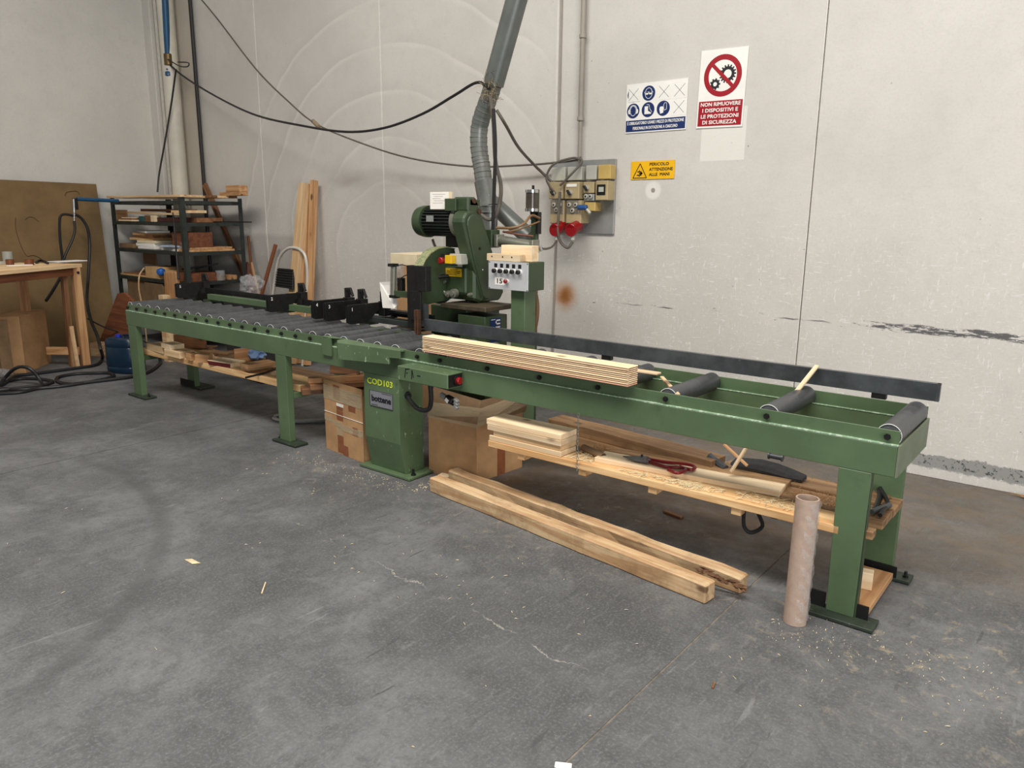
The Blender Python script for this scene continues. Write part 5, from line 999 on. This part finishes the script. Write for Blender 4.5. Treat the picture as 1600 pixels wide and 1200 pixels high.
onrack('stacked_slats', 183, 204, 325, F_, s1z, .2, .016, M_woodp, 'lowest pale slat at the left of the top rack shelf', 'slat')
onrack('stacked_slats', 186, 203, 322, F_+.01, s1z+.017, .15, .014, M_woodd, 'dark slat on the lowest slat of the top rack shelf', 'slat')
onrack('stacked_slats', 188, 203, 320, F_+.01, s1z+.032, .15, .012, M_woodp, 'uppermost short slat at the left of the top rack shelf', 'slat')
tag(plank('thin_board', (XK0+.25, YK0+.10, s1z+.10), (XK1-.06, YK0+.04, s1z+.085), .05, .022, M_wood), 'long pale slat lying across the top rack shelf', 'slat')
tag(plank('thin_board', (XK0+.3, YK0+.25, s1z+.13), (XK1-.1, YK0+.2, s1z+.125), .08, .03, M_woodd), 'long dark slat behind the pale one on the top rack shelf', 'slat')
onrack('teal_ball', 215, 223, 325, F_, s1z, .07, .06, simple('teal', srgb(40, 80, 84), .5), 'small dark teal box between blocks on the top rack shelf', 'box')
onrack('small_block', 225, 233, 328, F_, s1z, .08, .07, M_woodd, 'brown block right of the teal box on the top rack shelf', 'wood block')
onrack('small_block', 234, 240, 328, F_-.01, s1z, .08, .07, M_woodp, 'pale block right of the brown one on the top rack shelf', 'wood block')
onrack('long_tray', 241, 278, 330, F_+.02, s1z, .25, .05, simple('dark_red_box', srgb(64, 26, 22), .6), 'dark red box at the right front of the top rack shelf', 'box')
def side(nm, px0, px1, py, z, depth, h, mat, lab, cat, ang=0, xx=XK1-.03):
    a_ = at(px0, py, x=xx); b_ = at(px1, py, x=xx); L = b_.y-a_.y; return tag(brick(nm, (xx-depth/2, (a_.y+b_.y)/2, z), (depth, L, h), ang, mat), lab, cat)
side('shelf_board', 307, 347, 330, s1z, .2, .05, M_woodd, 'dark drilled block at the right end of the top rack shelf', 'wood block')
side('shelf_board', 288, 322, 318, s1z+.10, .3, .03, M_wood, 'pale board end above the drilled block on the rack', 'board')
side('wooden_crate', 294, 332, 368, s2z, .35, .16, M_woodr, 'reddish-brown wooden box on the second rack shelf', 'box')
side('pale_lath_stack', 294, 366, 378, s2z, .3, .022, M_woodo, 'lower orange board below the reddish box on the rack', 'board', xx=XK1-.015)
for o_ in [o for o in bpy.data.objects if o.name.startswith('wooden_crate')]: o_.location.z = s2z+.050
side('pale_lath_stack', 296, 362, 372, s2z+.023, .3, .024, M_woodo, 'upper orange board below the reddish box on the rack', 'board', xx=XK1-.02)
# paper pile on second shelf
rn = random.Random(5)
labs = ['bottom sheet bundle of the paper pile on the second rack shelf', 'second paper bundle from the bottom of the rack pile', 'third cream paper bundle of the rack pile', 'orange-brown folder in the middle of the rack paper pile', 'dark folder below the top of the rack paper pile', 'tan folder near the top of the rack paper pile', 'white top sheet bundle of the rack paper pile']
mats = [M_white, M_white, M_cream, M_cardl, M_woodd, M_card, M_white]; z_ = s2z
for i, (l_, m_) in enumerate(zip(labs, mats)):
    h_ = .032 if i < 3 else .027; a_ = at(208-(i > 2)*6, 375, y=F_+.02); tag(brick('paper_bundle', (a_.x+.20-.03*(i % 2)+(.04 if i > 3 else 0), F_+.20, z_), (.36+.06*(i == 3), .27, h_), rn.uniform(-12, 12), m_), l_, 'papers'); z_ += h_+.001
onrack('brown_box', 186, 207, 375, F_+.05, s2z, .2, .05, M_cardd, 'flat brown box left of the paper pile on the rack', 'box')
for i, (l_, m_) in enumerate((('loose white sheets right of the rack paper pile', M_white), ('grey folded sheet on the loose rack papers', M_lgrey), ('pale blue sheet on top of the loose rack papers', simple('pale_blue', srgb(170, 185, 205), .6)))):
    tag(brick('loose_sheets', (-8.42+.05*i, F_+.2-.02*i, s2z+.021*i), (.5-.06*i, .3, .02), (-8, 6, 14)[i], m_), l_, 'papers')
crumple('crumpled_wrap', (-8.1, F_+.08, s2z), .07, M_bag, 'silvery crumpled wrap beside the rack corner post', 'wrap', .9, .8, 8)
# third shelf
onrack('thin_sheets', 187, 226, 420, F_, s3z, .3, .018, M_cardl, 'flat pale sheets at the left of the third rack shelf', 'sheets')
onrack('thin_sheets', 192, 226, 418, F_+.02, s3z+.019, .3, .012, M_woodd, 'dark thin sheets on the pale ones, third rack shelf', 'sheets')
onrack('small_carton', 227, 248, 422, F_-.01, s3z, .28, .13, M_cardl, 'small tan carton on the third rack shelf', 'box')
o_ = onrack('carton_flap', 224, 244, 405, F_+.18, s3z+.135, .01, .16, M_cardd, 'raised dark cardboard flap behind the tan carton', 'flap')
onrack('small_carton', 250, 262, 418, F_+.03, s3z, .2, .10, M_cardl, 'pale upright carton right of the tan carton', 'box')
onrack('wood_tray', 256, 283, 425, F_-.02, s3z, .25, .08, M_woodr, 'reddish wooden tray at the front corner of the third shelf', 'tray')
tag(MB().lathe([(.005, 0), (.04, .012), (.05, .04), (.04, .07), (.005, .085)], at(252, 429, y=F_-.005)+Vector((0, 0, -.01)), (0, 0, 1), 16).build('blue_ball', simple('blue_ball', srgb(36, 96, 180), .4), smooth=True), 'small bright blue ball at the edge of the third rack shelf', 'ball')
side('wood_tray', 297, 345, 428, s3z, .3, .09, M_woodr, 'long reddish tray on the right side of the third shelf', 'tray')
jar = thing('glass_jar', 'glass jar of small parts at the right end of the third shelf', 'jar', (-7.99, 1.76, s3z))
c = at(344, 425, x=-7.985); MB().cyl((c.x, c.y, s3z), (c.x, c.y, s3z+.11), .05, 18).build('glass', M_glassy, jar, smooth=True); MB().cyl((c.x, c.y, s3z+.002), (c.x, c.y, s3z+.06), .042, 12).build('contents', M_copper, jar)
side('small_block', 355, 370, 424, s3z, .15, .05, M_woodo, 'brown block right of the glass jar on the rack', 'wood block')
crumple('plastic_bag', (-8.05, 1.85, s3z+.055), .09, M_bag, 'crumpled clear bag behind the glass jar on the rack', 'bag', 1, .6, 12) if 0 else None
rn = random.Random(8)
for i, l_ in enumerate(('dark tool handle sticking up from the third shelf tray', 'grey tool bar lying in the third shelf tray', 'black tool lying over the reddish trays')):
    tag(plank('hand_tool', (-8.45+.14*i, F_+.2, s3z+.11+.01*i), (-8.12+.08*i, F_+.35, s3z+.16+.015*i), .03, .02, (M_black, M_fence, M_black)[i]), l_, 'tool')
# fourth shelf and floor level
onrack('flat_carton', 201, 228, 462, F_, s4z, .3, .33, M_cardd, 'tan carton at the left on the lowest rack shelf', 'box')
onrack('flat_carton', 228, 255, 466, F_-.02, s4z, .3, .32, M_cardd, 'second tan carton in the middle of the lowest rack shelf', 'box')
tag(brick('dark_sheet_pile', (-8.75, F_+.2, s4z+.335), (.5, .3, .02), 4, M_black), 'black sheets on the cartons of the lowest rack shelf', 'sheets')
tag(plank('upright_board', Vector((at(268, 475, y=1.12).x, 1.12, .0)), at(268, 425, y=1.12), .12, .10, M_woodo), 'orange-brown upright timber before the rack corner post', 'timber')
tag(plank('upright_board', at(259, 475, y=1.08), at(261, 425, y=1.08)+Vector((0, 0, 0)), .03, .08, M_wood), 'pale upright board beside the orange upright timber', 'board') if 0 else None
tag(brick('pale_offcut', Vector((at(257, 466, y=1.0).x, 1.0, 0)), (.10, .08, at(257, 461, y=1.0).z), 0, M_wood), 'pale upright offcut at the foot of the upright timber by the rollers', 'offcut')
tag(MB().tube([at(225, 490, y=1.12)*1.0, Vector((at(225, 490, y=1.12).x, 1.12, .0))][::-1]+[at(221, 472, y=1.1), at(217, 450, y=1.08), at(218, 430, y=1.1), at(225, 419, y=1.2)], .008, 6, 6).build('wooden_strip', M_wood), 'thin curved pale strip in front of the rack', 'strip')
tag(MB().tube([at(279, 436, y=1.15), at(276, 400, y=1.2), at(273, 360, y=1.22), at(270, 332, y=1.25)], lambda t_: .013-.006*t_, 8, 5).build('air_gun_hose', M_black), 'black hose with chrome nozzle hanging on the rack corner', 'hose')
# brown boards leaning behind bench end
lp = [at(148, 560, y=.95), at(200, 560, y=.80), at(192, 455, y=.95), at(183, 458, y=.97)]
tag(MB().prism([at(140, 575, y=.72), at(205, 580, y=.72), at(207, 470, y=.80), at(193, 457, y=.80), at(183, 459, y=.80)], (0, .03, 0)).build('leaning_panel', M_woodr), 'reddish-brown wood panel leaning behind the left end of the bench', 'panel')
bagp = at(393, 459, y=1.4); bagp.z -= .02
crumple('plastic_bag', tuple(bagp), .13, M_bag, 'crumpled clear plastic bag behind the stop rail', 'bag', .8, .8, 14)
tag(brick('white_rag', (-6.3, .78, .80), (.12, .1, .05), 10, M_white, tilt=(0, 20)), 'white rag at the left end of the bench beside the rack', 'rag') if 0 else None

# support under the bag etc: low crate so that nothing floats
tag(brick('storage_crate', (bagp.x+.05, 1.40, 0), (.6, .34, bagp.z-.001), 0, simple('dark_crate', srgb(40, 40, 42), .6)), 'dark storage crate in the shade right of the steel rack', 'crate')
# ------------------------------------------------------------------ leaning timbers at the wall
def lean(nm, p0, p1, w_, h_, mat, lab, y0=1.75, y1=2.05, extend=True):
    a_ = at(*p0, y=y0+.12); b_ = at(*p1, y=y1)
    if extend: dd = (a_-b_); a_ = b_+dd*(b_.z-.01)/(-dd.z)
    return tag(plank(nm, a_, b_, w_, h_, mat, up=(0, -1, 0)), lab, 'timber')
lean('leaning_beam', (463, 452), (478, 287), .12, .10, M_wood, 'thick pale pine beam leaning against the back wall')
lean('leaning_beam', (474, 450), (484, 288), .05, .06, M_woodo, 'narrow orange beam leaning just right of the thick pale one', 1.8, 2.07)
lean('leaning_beam', (484, 462), (491, 282), .05, .07, M_woodo, 'rightmost tall brown beam leaning against the back wall', 1.78, 2.06)
lean('thin_leaner', (396, 455), (388, 369), .03, .02, M_woodr, 'tall thin reddish stick leaning right of the rack', 1.85, 2.08)
lean('thin_leaner', (391, 457), (386, 410), .03, .02, M_woodr, 'short reddish stick leftmost of the sticks beside the rack', 1.82, 2.05)
lean('thin_leaner', (403, 455), (392, 408), .03, .02, M_woodo, 'short pale stick leaning between rack and ladder', 1.8, 2.04)
lean('thin_leaner', (411, 452), (431, 382), .035, .03, M_woodr, 'brown stick slanting to the right beside the white step stool', 1.85, 2.08)
lean('thin_leaner', (377, 420), (320, 288), .06, .04, M_woodd, 'brown plank leaning diagonally behind the steel rack', 2.0, 2.07)
# step stool
SL = thing('step_stool', 'folded step stool with white tubular hoop and black ribbed step', 'step stool', (-7.1, 1.9, 0))
yy = 1.88
MB().tube([Vector((at(424, 470, y=yy).x-.05, yy-.1, .0)), at(427, 455, y=yy), at(432, 420, y=yy), at(437, 402, y=yy), at(447, 390, y=yy), at(458, 387, y=yy), at(470, 391, y=yy), at(478, 405, y=yy), at(480, 450, y=yy), Vector((at(480, 470, y=yy).x, yy-.1, 0))], .016, 10, 6).build('frame_tube', M_twhite, SL, smooth=True)
q = [at(434, 419, y=yy-.03), at(458, 421, y=yy-.03), at(457, 452, y=yy-.1), at(430, 448, y=yy-.1)]
MB().prism(q, (0, .025, 0)).build('step', M_black, SL, .003)
for i in range(7):
    t_ = .08+.13*i; a_ = q[0].lerp(q[3], t_); b_ = q[1].lerp(q[2], t_); MB().tube([a_-Vector((0, .004, 0)), b_-Vector((0, .004, 0))], .006, 6, 1).build('tread_rib', M_black, SL)

# ------------------------------------------------------------------ left: board, table, boxes
BD = thing('brown_board', 'large brown hardboard sheet leaning on the left wall', 'board', (-9.6, .3, 0))
tr, tl = at(150, 288, x=-9.82), at(-120, 275, x=-9.80); brp = at(187, 560, x=-9.3); 
dv = (at(178, 490, x=-9.47)-tr).normalized(); kk = tr.z/(-dv.z); b1 = tr+dv*kk; b0 = tl+dv*kk; b0.z = b1.z = .0
MB().prism([b0, b1, tr, tl], (.006, 0, .002)).build('sheet', M_board, BD)
mb = MB(); n_ = (b1-b0).normalized(); 
pn = (b1-b0).cross(tl-b0).normalized()
def onb(px, py):
    d_ = rt*((px-800)/FPX)+dn*((py-600)/FPX)+fw; q_ = CAM+d_*((b0-CAM).dot(pn)/d_.dot(pn)); return q_+Vector((.009, 0, 0))
M_stain = simple('stain', srgb(84, 64, 42), .9)
mb.tube([onb(*q_) for q_ in ((24, 340), (24, 356), (29, 375), (36, 392), (42, 400), (50, 399), (58, 401), (66, 406))], .003, 5, 5).build('stain_line', M_stain, BD)
MB().tube([onb(*q_) for q_ in ((39, 343), (45, 339), (52, 340), (60, 346))], .0025, 5, 4).build('stain_line', M_stain, BD); MB().tube([onb(*q_) for q_ in ((101, 306), (103, 301), (110, 299), (120, 299), (124, 304))], .003, 5, 4).build('stain_line', M_stain, BD)
TB = thing('workbench_table', 'rough pine work table at the left edge under the brown board', 'table', (-8.6, -.1, 0))
tc = at(128, 412, x=-8.40); tz = tc.z; te = at(-60, 429, z=tz); dt = (te-tc).normalized(); nt = Vector((dt.y, -dt.x, 0)); nt = nt if nt.x < 0 else -nt
plank('tabletop', tc+nt*.35-Vector((0, 0, .018)), te+nt*.35-Vector((0, 0, .018)), .70, .036, M_wood, TB)
plank('apron', tc+dt*.06+nt*.04-Vector((0, 0, .075)), te+nt*.04-Vector((0, 0, .075)), .03, .075, M_woodr, TB)
lt = tc+dt*.06+nt*.04; lt.z = tz-.036; foot_ = Vector((lt.x, lt.y, 0)); plank('leg', Vector((lt.x, lt.y, 0)), lt, .075, .075, M_woodo, TB, up=(0, 1, 0)); 
l2 = tc+dt*.12+nt*.60; l2.z = tz-.036; plank('leg', Vector((l2.x, l2.y, 0)), l2, .075, .075, M_woodo, TB, up=(0, 1, 0)); c_ = at(108, 470, x=-8.48)
for q_ in (te-dt*.06+nt*.04, te-dt*.06+nt*.60): plank('leg', Vector((q_.x, q_.y, 0)), Vector((q_.x, q_.y, tz-.036)), .075, .075, M_woodo, TB, up=(0, 1, 0))
l3 = tc+dt*.17+nt*.09; plank('brace', Vector((l3.x-.05, l3.y, 0)), Vector((l3.x, l3.y, tz-.1)), .07, .045, M_woodd, TB, up=(0, 1, 0))
plank('brace', Vector((l3.x+.03, l3.y+.01, 0)), Vector((l3.x-.02, l3.y+.01, .42)), .075, .04, M_timber, TB, up=(0, 1, 0))
plank('stretcher', Vector((l3.x-.25, l3.y-.15, .16)), Vector((l3.x+.02, l3.y+.05, .16)), .03, .08, M_woodo, TB)
MB().cyl(lt+Vector((.037, .01, -.05)), lt+Vector((.046, .01, -.05)), .014, 8).build('bolt', M_black, TB)
# things on the table
def ont(px, py): return at(px, py, z=tz+.001)
for px, py, r_, h_, m_, lab, cat in ((46, 414, .042, .055, M_copper, 'brown tape roll lying on the work table', 'tape roll'), (16, 415, .036, .06, M_copper, 'brown cup in front of the white cup on the table', 'cup'), (13, 408, .05, .10, M_lgrey, 'white-grey cup at the left of the work table', 'cup')):
    p_ = ont(px, py); tag(MB().pipe(p_, p_+Vector((0, 0, h_)), r_, .006, 20).build(cat.replace(' ', '_'), m_, smooth=True), lab, cat)
tag(brick('paper_sheets', ont(105, 409), (.18, .34, .01), 14, M_white), 'white paper sheets near the right corner of the work table', 'papers')
tag(brick('paper_sheets', ont(30, 415), (.10, .22, .008), -10, M_white), 'crumpled white sheet in the middle of the work table', 'papers')
tag(MB().tube([ont(57, 412)+Vector((0, 0, .012)), ont(64, 409)+Vector((0, 0, .015)), ont(75, 413)+Vector((0, 0, .012))], .013, 8, 4).build('small_tool', M_black), 'small black tool lying beside the tape roll', 'tool')
tag(brick('white_packet', ont(4, 413), (.08, .1, .03), 20, M_lgrey), 'grey packet at the left edge of the table', 'packet')
# cartons under the table
a, b = at(42, 583, z=0), at(80, 566, z=0); dd = (b-a).normalized(); nn = Vector((-dd.y, dd.x, 0))
c0 = at(28, 578, z=0)
carton('cardboard_box', [a, b+dd*.01, b+dd*.01+nn*.25, a+nn*.25], .565, M_card, 'tall brown cardboard box under the work table')
a2 = a-dd*.16+nn*.06; carton('cardboard_box', [a2-dd*.20, a2+dd*.10, a2+dd*.10+nn*.2, a2-dd*.2+nn*.2], .53, M_cardd, 'second brown box left of the tall one under the table') if 0 else None
tag(plank('box_side_board', Vector((a.x-.02, a.y-.16, .0)), Vector((a.x-.02, a.y-.16, .54)), .03, .10, M_cardd, up=(0, 1, 0)), 'folded cardboard strip left of the tall box under the table', 'cardboard')
tag(plank('orange_board', at(4, 583, z=0), at(4, 583, z=0)+Vector((0, 0, .42)), .12, .03, M_woodo, up=(0, 1, 0)), 'orange board standing at the very left edge under the table', 'board')
tag(brick('cement_block', at(150, 560, z=0)+Vector((-.1, .12, 0)), (.22, .12, .15), 25, M_timber), 'pale wood block on the floor behind the blue canister', 'wood block')
# jerrycan
JC = thing('jerrycan', 'dark blue plastic jerrycan standing left of the bench leg', 'jerrycan', (-7.68, .33, 0))
ja, jb = at(163, 583, z=0), at(207, 586, z=0); dd = (jb-ja); L = dd.length; dd.normalize(); an = math.atan2(dd.y, dd.x)
M_ = Matrix.Translation(ja+dd*L/2+Vector((-dd.y, dd.x, 0))*.12)@Matrix.Rotation(an, 4, 'Z'); mb = MB(); 
rings = [(0, .90), (.012, .98), (.06, 1), (.066, .97), (.074, 1), (.255, 1), (.262, .97), (.27, 1), (.315, .99), (.345, .90), (.352, .80)]; n = 24; vs = []
for h_, s_ in rings:
    for k in range(n):
        t_ = 2*PI*k/n; cx_, sy_ = math.cos(t_), math.sin(t_); e_ = .45; vs.append(M_@Vector((math.copysign(abs(cx_)**e_, cx_)*L/2*s_, math.copysign(abs(sy_)**e_, sy_)*.12*s_, h_)))
m = len(rings); fs = [(i*n+k, i*n+(k+1) % n, (i+1)*n+(k+1) % n, (i+1)*n+k) for i in range(m-1) for k in range(n)]+[tuple(range(n-1, -1, -1)), tuple(range((m-1)*n, m*n))]
mb.add(vs, fs).build('body', M_jerry, JC, smooth=True)
c = M_@Vector((-.06, 0, .35)); MB().cyl(c, c+Vector((0, 0, .03)), .028, 16).build('cap', M_cap, JC, .003)
MB().tube([M_@Vector((-.0, 0, .35)), M_@Vector((.01, 0, .375)), M_@Vector((.10, 0, .375)), M_@Vector((.12, 0, .35))], .013, 8, 4).build('handle', M_lgrey if 0 else M_jerry, JC, smooth=True)
# blue pipe, taps and hoses at left
HP = thing('wall_air_outlet', 'horizontal blue air pipe with chrome coupling in front of the brown board', 'pipe', (-9.4, 1.1, 1.7))
xh = -9.35
MB().cyl(at(120, 311, x=xh), at(185, 314, x=xh), .021, 14).build('pipe', M_bluep, HP, smooth=True)
c = at(117, 312, x=xh); MB().box(c.x-.025, c.x+.025, c.y-.02, c.y+.02, c.z-.11, c.z+.015).build('coupling', M_black, HP, .004); MB().cyl(at(115, 311, x=xh+.02), at(116, 332, x=xh+.02), .014, 10).build('fitting', M_chrome, HP, smooth=True); MB().cyl(at(116, 332, x=xh+.02), at(116, 352, x=xh+.02), .010, 10).build('nozzle', M_chrome, HP, smooth=True)
X_ = xh+.04
tag(MB().tube([at(116, 345, x=X_), at(117, 360, x=X_), at(112, 377, x=X_), at(103, 396, x=X_), at(98, 410, x=X_), at(97, 400, x=X_), at(94, 375, x=X_), at(93, 350, x=X_), at(95, 337, x=X_), at(104, 335, x=X_), at(114, 337, x=X_)], .014, 8, 5).build('air_hose', M_rubber, smooth=True), 'black hose looped below the chrome coupling', 'hose')
g0 = at(140, 540, x=-8.9)
tag(MB().tube([at(118, 335, x=X_), at(128, 342, x=X_), at(137, 358, x=X_), at(140, 385, x=X_), at(138, 430, x=-9.2), at(136, 470, x=-9.0), at(142, 500, x=-8.8), at(152, 525, x=-8.5), at(157, 545, x=-8.2), at(160, 560, z=.03), at(150, 570, z=.016), at(120, 575, z=.016), at(60, 583, z=.016), at(25, 588, z=.016), at(5, 600, z=.016), at(-20, 610, z=.016)], .016, 8, 6).build('air_hose', M_rubber, smooth=True), 'long black hose falling from the coupling and running along the floor', 'hose')
tag(MB().tube([at(72, 470, x=-8.9), at(85, 450, x=-9.0), at(98, 425, x=-9.1), at(99, 405, x=-9.2)], .016, 8, 5).build('air_hose', M_rubber, smooth=True), 'black hose passing behind the table down to the box', 'hose')
tag(MB().tube([at(137, 498, x=-8.9), at(165, 512, x=-8.7), at(205, 525, x=-8.4), at(250, 545, y=.75)], .008, 8, 5).build('thin_cable', M_rubber, smooth=True), 'thin black cable slanting down behind the jerrycan', 'cable')
def fz(px, py, z=.015): return at(px, py, z=z)
coil = [fz(-20, 597), fz(0, 598), fz(30, 592), fz(60, 592), fz(82, 596), fz(70, 601), fz(40, 605), fz(0, 610), fz(-30, 611)]
tag(MB().tube(coil, .016, 8, 6).build('floor_hose', M_rubber, smooth=True), 'inner loop of black hose on the floor at the left edge', 'hose')
arc_ = [fz(0, 600), fz(8, 590, .06), fz(20, 578, .14), fz(33, 573, .18), fz(48, 577, .16), fz(60, 590, .08), fz(65, 600, .03), fz(60, 606), fz(30, 609), fz(-10, 606)]
tag(MB().tube(arc_, .016, 8, 6).build('floor_hose', M_rubber, smooth=True), 'black hose loop arching up off the floor at left', 'hose')
lp_ = [fz(-20, 616), fz(30, 613), fz(60, 607), fz(100, 603), fz(150, 595), fz(177, 588), fz(170, 583), fz(150, 583), fz(120, 584), fz(92, 589), fz(90, 596), fz(110, 600), fz(150, 596), fz(210, 588), fz(235, 580), fz(250, 568), fz(262, 555), (-6.2, 1.0, .015)]
tag(MB().tube(lp_, .016, 8, 6).build('floor_hose', M_rubber, smooth=True), 'long black hose looping past the jerrycan under the bench', 'hose')
crumple('white_bag_scrap', tuple(at(5, 590, z=0)), .08, M_bag, 'scrap of clear plastic in the hose coil at left', 'plastic scrap', .8, .5, 3)

GR = {'wood_block': 'offcuts lying on the shelves and boxes', 'board_offcut': 'boards stacked across the crossbar', 'leaning_beam': 'tall beams leaning on the back wall', 'thin_leaner': 'thin sticks leaning beside the rack',
      'paper_bundle': 'paper pile on the second rack shelf', 'loose_sheets': 'loose sheets on the second rack shelf', 'timber_beam': 'timbers lying on the floor', 'slack_cable': 'cables sagging along the wall', 'power_cable': 'cables hanging at the duct',
      'air_hose': 'black hoses at the left', 'floor_hose': 'hose coils on the floor at left', 'cardboard_box': 'brown cardboard boxes', 'top_board': 'boards on top of the rack', 'hand_tool': 'tools in the third shelf trays', 'stacked_slats': 'short slats on the top rack shelf', 'thin_conduit': 'thin conduits on the wall'}
for o in bpy.data.objects:
    if o.parent is None and 'category' in o and 'group' not in o:
        k_ = o.name.split('.')[0]
        if k_ in GR: o['group'] = GR[k_]
